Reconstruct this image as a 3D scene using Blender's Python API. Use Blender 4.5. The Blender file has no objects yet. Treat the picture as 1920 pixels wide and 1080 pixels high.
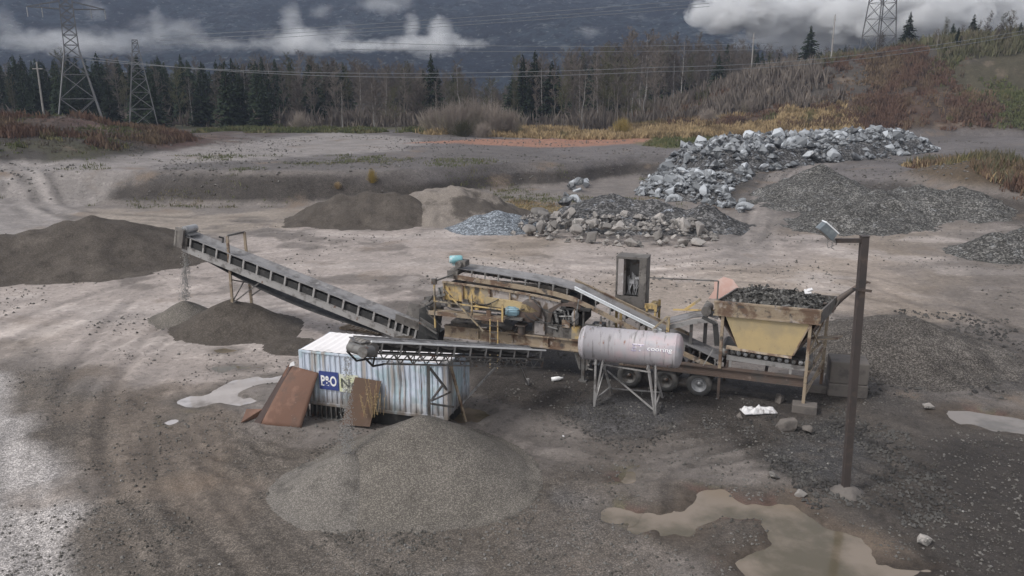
import bpy, bmesh, math, random
import numpy as np
from mathutils import Vector, Matrix
random.seed(7); RN = np.random.RandomState(11)
sc = bpy.context.scene
col = sc.collection
PI = math.pi
R = math.radians
HAZE = 0.00022
EXPO = 0.79

# ------------------------------------------------------------------ survey helpers (metres; camera stands at 0,0,12 looking along +Y)
FOC = 1500.0; PITCH = math.atan(375/1500.0); CAMH = 12.0
CP, SP = math.cos(PITCH), math.sin(PITCH)
def ray(px, py):
    u = (px-960)/FOC; v = -(py-540)/FOC
    return np.array([u, CP+v*SP, -SP+v*CP])
def G(px, py, z=0.0):
    r = ray(px, py); t = (z-CAMH)/r[2]
    return np.array([0, 0, CAMH])+t*r
def YP(px, py, y):
    r = ray(px, py); return np.array([0, 0, CAMH])+y/r[1]*r

def S(t): t = np.clip(t, 0, 1); return t*t*(3-2*t)
def _hash(ix, iy, k):
    h = (ix*374761393+iy*668265263+k*974711) & 0x7fffffff
    h = ((h ^ (h >> 13))*1274126177) & 0x7fffffff
    return ((h ^ (h >> 16)) & 0xffff)/65535.0
def vnoise(x, y, s, k=0):
    x = np.asarray(x, float)/s; y = np.asarray(y, float)/s
    ix = np.floor(x).astype(np.int64); iy = np.floor(y).astype(np.int64)
    fx = x-ix; fy = y-iy; fx = fx*fx*(3-2*fx); fy = fy*fy*(3-2*fy)
    a = _hash(ix, iy, k); b = _hash(ix+1, iy, k); c = _hash(ix, iy+1, k); d_ = _hash(ix+1, iy+1, k)
    return (a+(b-a)*fx)*(1-fy)+(c+(d_-c)*fx)*fy-0.5
def fbm(x, y, s, o=4, k=0):
    r = 0; a = 1.0
    for i in range(o):
        r = r+a*vnoise(x, y, s, k+i*17); s = s*0.5; a *= 0.5
    return r
def sdpoly(x, y, poly):
    """signed distance, negative inside"""
    x = np.asarray(x, float); y = np.asarray(y, float)
    d2 = np.full(x.shape, 1e18); ins = np.zeros(x.shape, bool); n = len(poly)
    for i in range(n):
        ax, ay = poly[i][:2]; bx, by = poly[(i+1) % n][:2]
        ex, ey = bx-ax, by-ay; wx, wy = x-ax, y-ay
        t = np.clip((wx*ex+wy*ey)/(ex*ex+ey*ey+1e-9), 0, 1)
        d2 = np.minimum(d2, (wx-ex*t)**2+(wy-ey*t)**2)
        c = ((ay > y) != (by > y)) & (x < (bx-ax)*(y-ay)/((by-ay) if abs(by-ay) > 1e-9 else 1e-9)+ax)
        ins ^= c
    return np.where(ins, -1, 1)*np.sqrt(d2)
def sdline(x, y, pts):
    d2 = np.full(np.shape(x), 1e18)
    for (ax, ay), (bx, by) in zip(pts[:-1], pts[1:]):
        ex, ey = bx-ax, by-ay; wx, wy = x-ax, y-ay
        t = np.clip((wx*ex+wy*ey)/(ex*ex+ey*ey+1e-9), 0, 1)
        d2 = np.minimum(d2, (wx-ex*t)**2+(wy-ey*t)**2)
    return np.sqrt(d2)
def gp(*pts, z=0.0): return [tuple(G(px, py, z)[:2]) for px, py in pts]

# ------------------------------------------------------------------ puddles (outlines on the yard, metres)
PUD = {
 'big': gp((1183,990),(1195,968),(1225,962),(1262,958),(1285,940),(1300,920),(1325,915),(1350,920),(1372,933),(1400,946),(1440,942),(1490,932),(1512,958),(1560,985),(1615,1005),(1640,1028),(1655,1050),(1760,1062),(1730,1085),(1640,1120),(1430,1110),(1368,1050),(1400,1035),(1440,1020),(1452,990),(1440,966),(1405,962),(1350,958),(1318,978),(1290,1000),(1258,997),(1225,985)),
 'small': gp((1157,900),(1168,886),(1185,879),(1197,884),(1192,900),(1172,908)),
 'drop': gp((1138,960),(1142,949),(1160,946),(1170,955),(1163,968),(1148,970)),
 'white': gp((322,752),(352,742),(398,735),(436,714),(480,705),(556,698),(600,703),(540,712),(470,722),(446,735),(452,745),(478,750),(452,757),(410,754),(372,765),(340,762)),
 'sliver': gp((308,790),(322,782),(346,779),(336,787),(318,793)),
 'east': gp((1752,772),(1772,763),(1830,768),(1905,782),(1990,800),(2040,830),(1960,822),(1890,806),(1800,795)),
 'brown': gp((838,782),(846,768),(878,762),(918,768),(922,782),(888,795),(858,797)),
 'olive': gp((405,655),(425,652),(444,655),(430,659),(412,659)),
 'olive2': gp((404,688),(440,684),(492,687),(465,691),(420,692)),
}
PUDZ = {k: -0.075+.004*i for i, k in enumerate(PUD)}

# ------------------------------------------------------------------ terrain
def toe(x): return 84+16*S((x+15)/18)+13*S((x-3)/18)
def plat(x): return 3.2-.9*S((x+15)/28)
def ridge_z(x):
    return np.interp(x, [18, 32, 45, 58, 71, 84, 98, 127, 180], [0.2, 2.4, 4.8, 9.4, 13.0, 15.8, 18.0, 21.0, 22.5])
def height(x, y, pud=True):
    x = np.asarray(x, float); y = np.asarray(y, float)
    wob = 3.0*vnoise(x, y*0.3, 14, 5)+1.2*vnoise(x, y, 4, 6)
    tm = np.clip((y-toe(x)+wob)/5.2, 0, 1); mid = .75*tm+.25*S(tm)
    right = S((y-64)/46); left = S((y-68)/38)
    wr = S((x-15)/12); wl = S((-x-46)/14)
    f = mid*(1-wr)+right*wr; f = f*(1-wl)+left*wl
    z = f*plat(x)+0.006*np.clip(y-100, 0, 120)
    # yard undulation
    amp = 0.05+0.10*S((y-34)/30)+0.22*f*(1-f)*4
    z = z+amp*fbm(x, y, 5.0, 4, 1)+1.1*mid*(1-mid)*4*.5*fbm(x, y*.6, 3.2, 3, 2)
    z = z+0.05*fbm(x, y, 1.1, 3, 31)*np.exp(-np.clip(y-30, 0, 99)/25)
    # right hill, two steps with a bench
    yb = 166-6*S((x-60)/50)
    t = np.clip((y-yb-3*vnoise(x, y, 9, 8))/40, 0, 1)
    prof = np.interp(t, [0, .3, .36, .55, .62, .95, 1], [0, .40, .44, .47, .56, .98, 1])
    back = 1-0.35*S((y-212)/60)
    hz = ridge_z(x)*S((x-14)/18)
    z = z+hz*prof*back*(1+0.10*vnoise(x, y, 12, 9))+prof*S((x-25)/15)*1.0*fbm(x, y, 6, 3, 12)
    # left mound
    e = np.clip(1-((x+80+0.15*(y-130))/40)**2, 0, 1)
    m = np.exp(-((y-116)/19)**2)*S((-x-43)/22)
    z = z+5.0*m*(0.86+0.5*vnoise(x, y, 13, 14))+m*0.9*fbm(x, y, 5, 3, 15)
    # raised bank at the right edge of the yard
    z = z+4.6*np.exp(-(((x-52)/10)**2+((y-80)/15)**2))*(0.8+0.7*vnoise(x, y, 5, 16))
    # low mound by the container, ground worn under the plant
    z = z+0.35*np.exp(-(((x+1.2)/2.0)**2+((y-27.6)/1.3)**2))
    # ruts
    for pts, w, dep in RUTS:
        dd = sdline(x, y, pts)
        z = z-dep*np.exp(-(dd/w)**2)+dep*0.6*np.exp(-((dd-w*1.9)/w)**2)
    for pts, w, dark, dep in TRK:
        xs_ = [p[0] for p in pts]; ys_ = [p[1] for p in pts]; q = (x > min(xs_)-2) & (x < max(xs_)+2) & (y > min(ys_)-2) & (y < max(ys_)+2)
        if not q.any(): continue
        dd = sdline(x[q], y[q], pts); zz = np.zeros(x.shape); zz[q] = -dep*np.exp(-(dd/w)**2)+dep*.7*np.exp(-((dd-w*1.7)/(w*.8))**2); z = z+zz*(.6+.8*vnoise(x, y, 3, 50))
    if pud:
        for k, poly in PUD.items():
            sd = sdpoly(x, y, poly)-.05+0.5*vnoise(x, y, 1.3, 42)+0.35*vnoise(x, y, 0.55, 40)+0.18*vnoise(x, y, 0.25, 41)
            m = S((0.35-sd)/0.7)
            z = z*(1-m)+(PUDZ[k]-0.09+0.10*S((sd+0.5)/0.8))*m
    return z
RUTS = []
for pts, w, dep in [([(1440,350),(1405,385),(1400,420),(1375,460)], .4, .03), ([(1475,350),(1455,385),(1452,420),(1430,465)], .4, .03),
                    ([(250,560),(190,620),(130,700),(105,800),(110,900)], .28, .05), ([(330,580),(270,640),(215,720),(190,820),(205,920)], .28, .05),
                    ([(1240,1000),(1265,960),(1250,900),(1330,850),(1420,830)], .2, .05), ([(1195,870),(1240,850),(1300,835)], .15, .04),
                    ([(560,890),(470,870),(380,860)], .12, .05), ([(560,860),(480,845),(420,838)], .12, .05),
                    ([(330,960),(390,1010),(470,1080)], .2, .05), ([(250,940),(300,1020),(340,1100)], .2, .05),
                    ([(950,850),(1010,900),(1060,960)], .15, .03), ([(1000,840),(1080,830),(1150,860)], .2, .04)]:
    RUTS.append((gp(*pts), w, dep))
TRK = []                                                            # twin wheel tracks across the yard: (left rut, right rut)
def track(pts, w=1.0, dark=.35, dep=.05, rut=.26):
    P_ = [np.array(p) for p in gp(*pts)]; Q = [P_[0]]+P_+[P_[-1]]; C_ = []
    for k in range(1, len(Q)-2):
        for t in np.linspace(0, 1, 6, endpoint=False): C_.append(.5*(2*Q[k]+(Q[k+1]-Q[k-1])*t+(2*Q[k-1]-5*Q[k]+4*Q[k+1]-Q[k+2])*t*t+(3*Q[k]-Q[k-1]-3*Q[k+1]+Q[k+2])*t**3))
    C_ = np.array(C_+[P_[-1]]); T_ = np.gradient(C_, axis=0); T_ /= np.linalg.norm(T_, axis=1)[:, None]+1e-9; N_ = np.stack([-T_[:, 1], T_[:, 0]], -1)
    for sgn in (-1, 1): TRK.append(([tuple(p) for p in C_+N_*w*sgn], rut, dark, dep))
for k_ in range(4): track([(640-20*k_,560+6*k_),(420-25*k_,590+10*k_),(260-30*k_,650+14*k_),(165-30*k_,740+20*k_),(150-20*k_,880+20*k_),(190-10*k_,1080)], 1.05, .16 if k_ % 2 else -.18, .022)
for k_ in range(3): track([(560,470+14*k_),(330,505+16*k_),(120,560+20*k_),(-80,640+25*k_)], 1.1, .28 if k_ % 2 else -.25, .04, .34)
for k_ in range(4): track([(820+70*k_,470+4*k_),(1080+40*k_,490+8*k_),(1330+30*k_,480),(1420,430),(1425+10*k_,385),(1470+8*k_,345),(1540,322)], 1.1, (.18, -.25, .14, -.2)[k_], .04, .34)
for k_ in range(3): track([(1330,500+16*k_),(1600,520+20*k_),(1800,590+25*k_),(2000,680+30*k_)], 1.1, (.3, -.2, .28)[k_], .05, .3)
for k_ in range(3): track([(1010-30*k_,830+6*k_),(1150-20*k_,850+10*k_),(1330,820+20*k_),(1450,800+26*k_),(1620,850+30*k_),(1800,950+40*k_)], 1.0, .30, .06, .20)
for k_ in range(3): track([(330+40*k_,800),(360+50*k_,900),(430+60*k_,1000),(540+70*k_,1110)], .95, (.2, -.15, .2)[k_], .03, .18)
for k_ in range(2): track([(620,870+30*k_),(480,850+26*k_),(380,800+20*k_),(300,740+20*k_)], .95, .25, .05, .18)
for k_ in range(3): track([(-60,330+18*k_),(20,345+14*k_),(120,395+12*k_),(330,410+10*k_),(560,412+8*k_)], 1.2, (.3, -.25, .25)[k_], .06, .45)
def hz(x, y): return float(height(np.array([x]), np.array([y]))[0])
def GT(px, py):
    """point of the terrain seen along a sight line"""
    r = ray(px, py); t = 8.0
    ts = np.concatenate([np.arange(10, 60, .25), np.arange(60, 420, 1.0)])
    P_ = np.array([0, 0, CAMH])[None]+ts[:, None]*r[None]
    h = height(P_[:, 0], P_[:, 1]); below = np.nonzero(P_[:, 2] <= h)[0]
    i = below[0] if len(below) else len(ts)-1
    return np.array([P_[i, 0], P_[i, 1], h[i]])

# ------------------------------------------------------------------ materials
def nd(nt, t, **kw):
    n = nt.nodes.new(t)
    for k, v in kw.items(): setattr(n, k, v)
    return n
def mat(name, base, rough=0.8, metal=0.0, var=(), bump=None, speck=None, attr=None, rnd=0.0, spec=0.5, splash=None):
    """base colour plus layers of procedural noise; var = (colour, scale, lo, hi, (sx,sy,sz))"""
    m = bpy.data.materials.new(name); m.use_nodes = True; nt = m.node_tree; nt.nodes.clear()
    out = nd(nt, 'ShaderNodeOutputMaterial'); b = nd(nt, 'ShaderNodeBsdfPrincipled')
    nt.links.new(b.outputs[0], out.inputs[0])
    b.inputs['Roughness'].default_value = rough; b.inputs['Metallic'].default_value = metal
    b.inputs['Specular IOR Level'].default_value = spec
    tc = nd(nt, 'ShaderNodeTexCoord')
    if attr:
        a = nd(nt, 'ShaderNodeAttribute', attribute_name=attr); cur = a.outputs['Color']; alpha = a.outputs['Alpha']
    else:
        c = nd(nt, 'ShaderNodeRGB'); c.outputs[0].default_value = (*base, 1); cur = c.outputs[0]; alpha = None
    def noise(scale, st, detail=6, rg=.6):
        mp = nd(nt, 'ShaderNodeMapping'); mp.inputs['Scale'].default_value = st
        nt.links.new(tc.outputs['Object'], mp.inputs[0])
        n = nd(nt, 'ShaderNodeTexNoise'); n.inputs['Scale'].default_value = scale
        n.inputs['Detail'].default_value = detail; n.inputs['Roughness'].default_value = rg
        nt.links.new(mp.outputs[0], n.inputs['Vector']); return n
    for v in var:
        c2, scale, lo, hi = v[:4]; st = v[4] if len(v) > 4 else (1, 1, 1)
        n = noise(scale, st)
        mr = nd(nt, 'ShaderNodeMapRange'); mr.inputs[1].default_value = lo; mr.inputs[2].default_value = hi
        mr.interpolation_type = 'SMOOTHSTEP'
        nt.links.new(n.outputs['Fac'], mr.inputs[0])
        mx = nd(nt, 'ShaderNodeMix', data_type='RGBA'); nt.links.new(mr.outputs[0], mx.inputs[0])
        nt.links.new(cur, mx.inputs[6])
        if isinstance(c2, float):
            ml = nd(nt, 'ShaderNodeVectorMath', operation='SCALE'); ml.inputs['Scale'].default_value = c2
            nt.links.new(cur, ml.inputs[0]); nt.links.new(ml.outputs[0], mx.inputs[7])
        else: mx.inputs[7].default_value = (*c2, 1)
        cur = mx.outputs[2]
    if splash:                                                      # mud thrown up from the ground: (colour, z clean, z muddy)
        c2, z0, z1 = splash; sx_ = nd(nt, 'ShaderNodeSeparateXYZ'); nt.links.new(tc.outputs['Object'], sx_.inputs[0]); n = noise(2.5, (1, 1, .5))
        ad = nd(nt, 'ShaderNodeMath', operation='MULTIPLY_ADD'); ad.inputs[1].default_value = -1.6; nt.links.new(n.outputs['Fac'], ad.inputs[0]); nt.links.new(sx_.outputs['Z'], ad.inputs[2])
        mr = nd(nt, 'ShaderNodeMapRange'); mr.inputs[1].default_value = z0-.8; mr.inputs[2].default_value = z1-.8; nt.links.new(ad.outputs[0], mr.inputs[0])
        mx = nd(nt, 'ShaderNodeMix', data_type='RGBA'); nt.links.new(mr.outputs[0], mx.inputs[0]); nt.links.new(cur, mx.inputs[6]); mx.inputs[7].default_value = (*c2, 1); cur = mx.outputs[2]
    hsrc = None
    if speck:
        scale, lo, hi = speck
        vo = nd(nt, 'ShaderNodeTexVoronoi'); vo.inputs['Scale'].default_value = scale
        nt.links.new(tc.outputs['Object'], vo.inputs['Vector'])
        sep = nd(nt, 'ShaderNodeSeparateColor'); nt.links.new(vo.outputs['Color'], sep.inputs[0])
        pw = nd(nt, 'ShaderNodeMath', operation='POWER'); pw.inputs[1].default_value = 2.2; nt.links.new(sep.outputs[0], pw.inputs[0])
        mr = nd(nt, 'ShaderNodeMapRange'); mr.inputs[3].default_value = lo; mr.inputs[4].default_value = hi
        nt.links.new(pw.outputs[0], mr.inputs[0]); f = mr.outputs[0]
        if alpha is not None:
            mx = nd(nt, 'ShaderNodeMix', data_type='FLOAT'); mx.inputs[2].default_value = 1.0
            nt.links.new(alpha, mx.inputs[0]); nt.links.new(f, mx.inputs[3]); f = mx.outputs[0]
        sc_ = nd(nt, 'ShaderNodeVectorMath', operation='SCALE'); nt.links.new(cur, sc_.inputs[0]); nt.links.new(f, sc_.inputs['Scale'])
        cur = sc_.outputs[0]; hsrc = f
    if rnd:
        oi = nd(nt, 'ShaderNodeObjectInfo'); mr = nd(nt, 'ShaderNodeMapRange')
        mr.inputs[3].default_value = 1-rnd; mr.inputs[4].default_value = 1+rnd
        nt.links.new(oi.outputs['Random'], mr.inputs[0])
        sc_ = nd(nt, 'ShaderNodeVectorMath', operation='SCALE'); nt.links.new(cur, sc_.inputs[0]); nt.links.new(mr.outputs[0], sc_.inputs['Scale'])
        cur = sc_.outputs[0]
    nt.links.new(cur, b.inputs['Base Color'])
    if bump:
        n = noise(bump[0], (1, 1, 1), 8, .65); bp = nd(nt, 'ShaderNodeBump'); bp.inputs['Strength'].default_value = bump[1]
        bp.inputs['Distance'].default_value = bump[2] if len(bump) > 2 else 0.05
        h = n.outputs['Fac']
        if hsrc is not None:
            ad = nd(nt, 'ShaderNodeMath', operation='MULTIPLY_ADD'); ad.inputs[1].default_value = 0.35
            nt.links.new(hsrc, ad.inputs[0]); nt.links.new(h, ad.inputs[2]); h = ad.outputs[0]
        nt.links.new(h, bp.inputs['Height']); nt.links.new(bp.outputs[0], b.inputs['Normal'])
    m['bsdf'] = b.name
    return m
RUST = (0.12, 0.055, 0.03); GRIME = (0.075, 0.065, 0.058)
M = {}
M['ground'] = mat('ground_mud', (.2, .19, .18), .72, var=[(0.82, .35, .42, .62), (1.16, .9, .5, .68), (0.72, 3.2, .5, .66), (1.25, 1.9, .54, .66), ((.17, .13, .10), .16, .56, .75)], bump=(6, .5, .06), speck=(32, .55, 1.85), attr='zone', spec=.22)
M['sand'] = mat('sand_pile', (.082, .071, .062), .9, var=[(1.35, .5, .45, .7), (.75, 1.6, .5, .7)], bump=(9, .5, .05), speck=(20, .8, 1.35), spec=.08)
M['gravelpale'] = mat('fresh_gravel', (.178, .163, .148), .85, var=[(.7, 1.2, .5, .65)], bump=(14, .6, .05), speck=(42, .65, 1.5), spec=.08)
M['sandpale'] = mat('sand_pile_pale', (.20, .175, .155), .9, var=[(.45, .22, .48, .58), (1.15, 1.2, .5, .7)], bump=(9, .5, .05), speck=(20, .8, 1.3), spec=.08)
M['moundgravel'] = mat('mound_gravel', (.100, .090, .082), .9, var=[(1.5, .35, .48, .7), (.75, .9, .5, .68)], bump=(7, .8, .08), speck=(22, .5, 2.0), spec=.08)
M['gravel'] = mat('gravel_pile', (.148, .134, .119), .85, var=[(1.25, .5, .45, .65), (.85, 1.4, .5, .65)], bump=(14, .6, .05), speck=(42, .62, 1.6), spec=.08)
M['gravelblue'] = mat('gravel_blue', (.20, .22, .245), .8, var=[(.75, .8, .45, .7)], bump=(8, .7, .08), speck=(8, .45, 1.9), spec=.08)
M['rubble'] = mat('rubble_dark', (.080, .078, .078), .85, var=[(1.7, .45, .5, .68), ((.17, .18, .20), 1.1, .56, .66), (.6, 1.3, .55, .7)], bump=(5, .9, .12), speck=(6, .5, 2.3), spec=.08)
M['darkgravel'] = mat('gravel_dark', (.085, .082, .078), .85, var=[(1.6, .4, .48, .7), ((.15, .15, .15), 1.4, .55, .7)], bump=(6, .9, .1), speck=(9, .5, 2.4), spec=.08)
M['rock'] = mat('quarry_rock', (.30, .315, .335), .75, var=[((.075, .08, .088), .7, .47, .56), ((.39, .395, .40), 1.6, .56, .68), ((.20, .17, .15), .5, .60, .70)], bump=(4, .5, .08), rnd=.62)
M['rocktan'] = mat('field_rock', (.255, .235, .22), .8, var=[((.10, .095, .09), 1.2, .46, .62), ((.40, .375, .35), 2.0, .56, .68)], bump=(4, .5, .08), rnd=.5)
M['darkstones'] = mat('dark_loose_stones', (.085, .081, .077), .85, var=[((.04, .038, .037), .9, .42, .6), ((.17, .165, .16), 2.3, .64, .72)], spec=.2)
M['palestones'] = mat('pale_dusty_stones', (.30, .29, .28), .9)
M['stones'] = mat('loose_stones', (.155, .147, .138), .85, var=[((.07, .066, .06), .9, .42, .6), ((.27, .26, .25), 2.3, .62, .70)], spec=.2)
M['water'] = mat('muddy_water', (.20, .162, .127), .12, var=[((.095, .080, .055), .22, .44, .58)], bump=(3, .02, .01), spec=.4)
M['waterdull'] = mat('dull_water', (.20, .175, .155), .1, var=[((.13, .115, .10), .5, .45, .65)], spec=.3)
M['waterskylit'] = mat('sky_reflection_water', (.40, .37, .36), .05, var=[((.22, .20, .19), .5, .5, .7)], spec=.8)  # sky reflection painted into the base colour of the bright puddles
M['steel'] = mat('dirty_steel', (.15, .145, .14), .55, .25, var=[(GRIME, 2.2, .45, .62), (RUST, 3.5, .56, .70)], bump=(20, .15))
M['steellight'] = mat('pale_steel', (.30, .29, .285), .5, .2, var=[((.13, .12, .115), 2.5, .48, .66), (RUST, 4, .62, .72)], bump=(20, .15))
M['alloy'] = mat('dull_alloy', (.25, .245, .24), .5, .3, var=[((.10, .095, .09), 5, .46, .62)])
M['bolt'] = mat('galvanised', (.36, .36, .37), .45, .4, var=[((.2, .2, .2), 3, .45, .7)])
M['yellow'] = mat('worn_yellow_paint', (.50, .355, .15), .6, var=[((.29, .245, .185), 1.6, .44, .58), (GRIME, 2.6, .50, .64, (1, 1, .45)), (RUST, 4.2, .60, .70, (1, 1, .4))], bump=(18, .2))
M['cream'] = mat('faded_cream_yellow', (.46, .35, .185), .6, var=[((.34, .275, .17), .8, .42, .66), ((.14, .11, .075), 2.6, .60, .72, (1, 1, .35)), (RUST, 6, .67, .73)], bump=(18, .2))
M['peel'] = mat('peeling_grey_paint', (.30, .27, .26), .6, var=[((.13, .095, .07), 1.6, .50, .57, (1, 1, .5)), ((.40, .38, .38), 2.5, .56, .66), (GRIME, 4, .58, .70)], bump=(14, .3))
M['rustbeam'] = mat('rust_streaked_beam', (.29, .23, .165), .65, var=[((.135, .085, .058), 1.4, .47, .60), ((.33, .28, .24), 2.6, .56, .66), (GRIME, 3.4, .56, .68)], bump=(14, .3))
M['brownbeam'] = mat('brown_beam', (.095, .068, .056), .7, var=[(GRIME, 1.5, .45, .65), ((.17, .13, .11), 3.5, .60, .7)], bump=(14, .3))
M['grime'] = mat('grimy_panel', (.115, .105, .098), .7, var=[((.19, .175, .16), 1.2, .5, .66), ((.06, .052, .047), 2.6, .5, .66)], bump=(14, .3))
M['rubber'] = mat('belt_rubber', (.035, .034, .034), .7, var=[((.09, .085, .08), 2.5, .5, .7)])
M['beltdust'] = mat('dusty_belt', (.20, .195, .20), .75, var=[((.11, .105, .105), 1.4, .45, .65), ((.26, .25, .25), 3, .55, .7)], bump=(16, .3, .03))
M['black'] = mat('dark_cavity', (.02, .02, .02), .8, var=[((.05, .047, .045), 3, .5, .7)])
M['tyre'] = mat('dusty_tyre', (.06, .058, .057), .85, var=[((.12, .112, .106), 2.5, .45, .65)], bump=(30, .3))
M['teal'] = mat('teal_motor_paint', (.20, .42, .46), .5, var=[((.38, .50, .52), 4, .5, .66), (GRIME, 3, .58, .68)])
M['bluemotor'] = mat('blue_motor_paint', (.22, .34, .40), .5, var=[((.13, .17, .19), 4, .5, .66), (GRIME, 3, .58, .68)])
M['tank'] = mat('weathered_white_tank', (.37, .35, .37), .5, var=[((.42, .345, .365), .9, .48, .64), ((.27, .28, .31), .6, .52, .7, (.5, 2, 2)), ((.24, .13, .10), 3, .62, .68, (3, 1, 1)), ((.20, .19, .19), 1.6, .56, .66, (4, 1, .35)), ((.42, .40, .41), 2.2, .55, .7, (4, 1, .4))], bump=(8, .05))
M['cont'] = mat('container_paint', (.52, .57, .66), .5, splash=((.16, .135, .115), 1.25, .45), var=[((.38, .48, .53), .9, .46, .6), ((.68, .70, .74), .7, .56, .7), ((.36, .33, .31), .8, .53, .66, (4, 1, .25)), ((.15, .14, .145), 1.6, .585, .67, (7, 1, .22)), ((.24, .115, .075), 1.9, .615, .69, (6, 1, .3))], bump=(12, .1))
M['conroof'] = mat('container_roof', (.80, .77, .77), .55, var=[((.60, .57, .56), .9, .5, .68), ((.42, .36, .33), 2.2, .64, .75)])
M['brownplate'] = mat('brown_plate', (.10, .062, .042), .8, var=[((.13, .085, .065), 1.0, .45, .62), ((.16, .075, .04), 2.2, .55, .7)], bump=(14, .2))
M['rustplate'] = mat('rusty_plate', (.14, .075, .052), .8, var=[((.095, .062, .048), 1.0, .45, .62), ((.19, .105, .075), 1.7, .52, .68), ((.27, .20, .17), 4.5, .66, .74)], bump=(14, .2))
M['rustedge'] = mat('dark_rust', (.05, .032, .028), .8, var=[((.12, .06, .04), 2.5, .5, .7)])
M['navy'] = mat('navy_sign', (.035, .055, .20), .5, var=[((.10, .13, .27), 3.5, .58, .72)])
M['white'] = mat('white_letter', (.78, .78, .78), .5, var=[((.5, .52, .6), 6, .58, .72)])
M['palegreen'] = mat('pale_yellow_sign', (.56, .57, .47), .5, var=[((.60, .62, .34), 2.2, .52, .66), ((.62, .65, .70), 3, .56, .7)])
M['darkgreen'] = mat('faded_dark_letter', (.06, .065, .05), .6, var=[((.3, .33, .25), 5, .56, .7)])
M['lavender'] = mat('faded_lavender_letter', (.66, .62, .67), .5, var=[((.36, .33, .42), 4, .4, .65)])
M['lavshade'] = mat('purple_letter_shade', (.20, .17, .28), .5)
M['pole'] = mat('brown_pole_paint', (.058, .047, .044), .6, .1, var=[((.10, .075, .062), 2.5, .52, .7), ((.04, .036, .036), 1.2, .5, .7)], bump=(16, .15))
M['lampbox'] = mat('floodlight_body', (.12, .14, .155), .5, var=[((.2, .22, .23), 3, .5, .7)])
M['lamptop'] = mat('floodlight_top', (.72, .74, .76), .45)
M['concrete'] = mat('concrete', (.13, .115, .105), .85, var=[((.09, .08, .075), 2, .48, .66)], bump=(9, .5))
M['wood'] = mat('weathered_wood', (.23, .18, .13), .85, var=[((.10, .075, .06), 3, .45, .65, (1, 6, 6)), ((.36, .31, .26), 5, .58, .7)])
M['cloth'] = mat('white_rag', (.62, .61, .62), .8, var=[((.33, .31, .31), 4, .5, .66)])
M['pink'] = mat('faded_pink_sheet', (.56, .36, .31), .7, var=[((.62, .49, .45), 1.2, .46, .66)])
M['pylon'] = mat('pylon_steel', (.15, .15, .155), .55, .3, var=[((.12, .12, .12), .3, .45, .65)])
M['wire'] = mat('aluminium_wire', (.20, .21, .22), .5, .3)
M['bark'] = mat('grey_bark', (.125, .11, .098), .9, var=[((.20, .185, .17), .5, .5, .7)], rnd=.3, spec=.08)
M['twig'] = mat('bare_twigs', (.135, .115, .10), .9, var=[((.18, .152, .128), .2, .45, .65)], rnd=.3, spec=.08)
M['twiggreen'] = mat('mossy_twigs', (.095, .092, .055), .9, var=[((.12, .105, .075), .25, .45, .65)], rnd=.3, spec=.08)
M['palebark'] = mat('pale_bark', (.30, .285, .27), .9, var=[((.18, .165, .15), .6, .5, .7)], rnd=.2, spec=.08)
M['needle'] = mat('conifer_needles', (.023, .033, .019), .85, var=[((.050, .056, .030), .5, .46, .66), ((.016, .023, .017), 1.3, .5, .7)], rnd=.35, spec=.08)
M['shrub'] = mat('grey_shrub_twigs', (.27, .23, .20), .9, var=[((.18, .165, .115), .15, .45, .62), ((.32, .265, .205), .5, .56, .7)], rnd=.15, spec=.08)
M['redbrush'] = mat('red_brown_brush', (.135, .085, .064), .9, var=[((.17, .125, .085), .12, .46, .60), ((.085, .062, .052), .3, .5, .66), ((.12, .12, .06), .09, .60, .70)], spec=.08)
M['tangrass'] = mat('dry_tan_grass', (.38, .285, .165), .9, var=[((.17, .125, .075), .2, .45, .62), ((.14, .13, .065), .12, .54, .68)], spec=.08)
M['greengrass'] = mat('dull_green_grass', (.105, .115, .055), .9, var=[((.17, .15, .08), .3, .48, .64), ((.07, .075, .045), .6, .52, .68)], spec=.08)
M['yellowbush'] = mat('yellow_autumn_leaves', (.33, .25, .09), .9, var=[((.2, .14, .07), 1.0, .5, .66)], spec=.08)
M['mountain'] = mat('mountain_forest', (.020, .029, .038), .95, var=[((.008, .012, .019), .012, .45, .58), ((.085, .095, .10), .022, .55, .70, (1, 1, .5)), ((.004, .006, .010), .09, .48, .56, (1, 1, .35)), ((.10, .115, .12), .15, .58, .68, (1, 1, .3))], bump=(.11, .8, 5), spec=.08)

# ------------------------------------------------------------------ mesh helpers
def tag(o, label=None, cat=None, group=None, kind=None):
    if label: o['label'] = label
    if cat: o['category'] = cat
    if group: o['group'] = group
    if kind: o['kind'] = kind
    return o
def empty(name, loc=(0, 0, 0), rz=0.0):
    o = bpy.data.objects.new(name, None); col.objects.link(o); o.location = loc; o.rotation_euler = (0, 0, rz); o.empty_display_size = .2
    return o
def link_mesh(name, me, m, parent=None):
    if m is not None: me.materials.append(m)
    o = bpy.data.objects.new(name, me); col.objects.link(o)
    if parent is not None: o.parent = parent
    return o
def np_mesh(name, V, F, smooth=False):
    """F: (n,3) or (n,4) array"""
    V = np.asarray(V, np.float32); F = np.asarray(F, np.int32); k = F.shape[1]
    me = bpy.data.meshes.new(name); me.vertices.add(len(V)); me.vertices.foreach_set('co', V.ravel())
    me.loops.add(F.size); me.loops.foreach_set('vertex_index', F.ravel())
    me.polygons.add(len(F)); me.polygons.foreach_set('loop_start', np.arange(0, F.size, k, dtype=np.int32))
    me.polygons.foreach_set('loop_total', np.full(len(F), k, np.int32))
    me.polygons.foreach_set('use_smooth', np.full(len(F), smooth, bool))
    me.update(); me.validate(); return me
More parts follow.
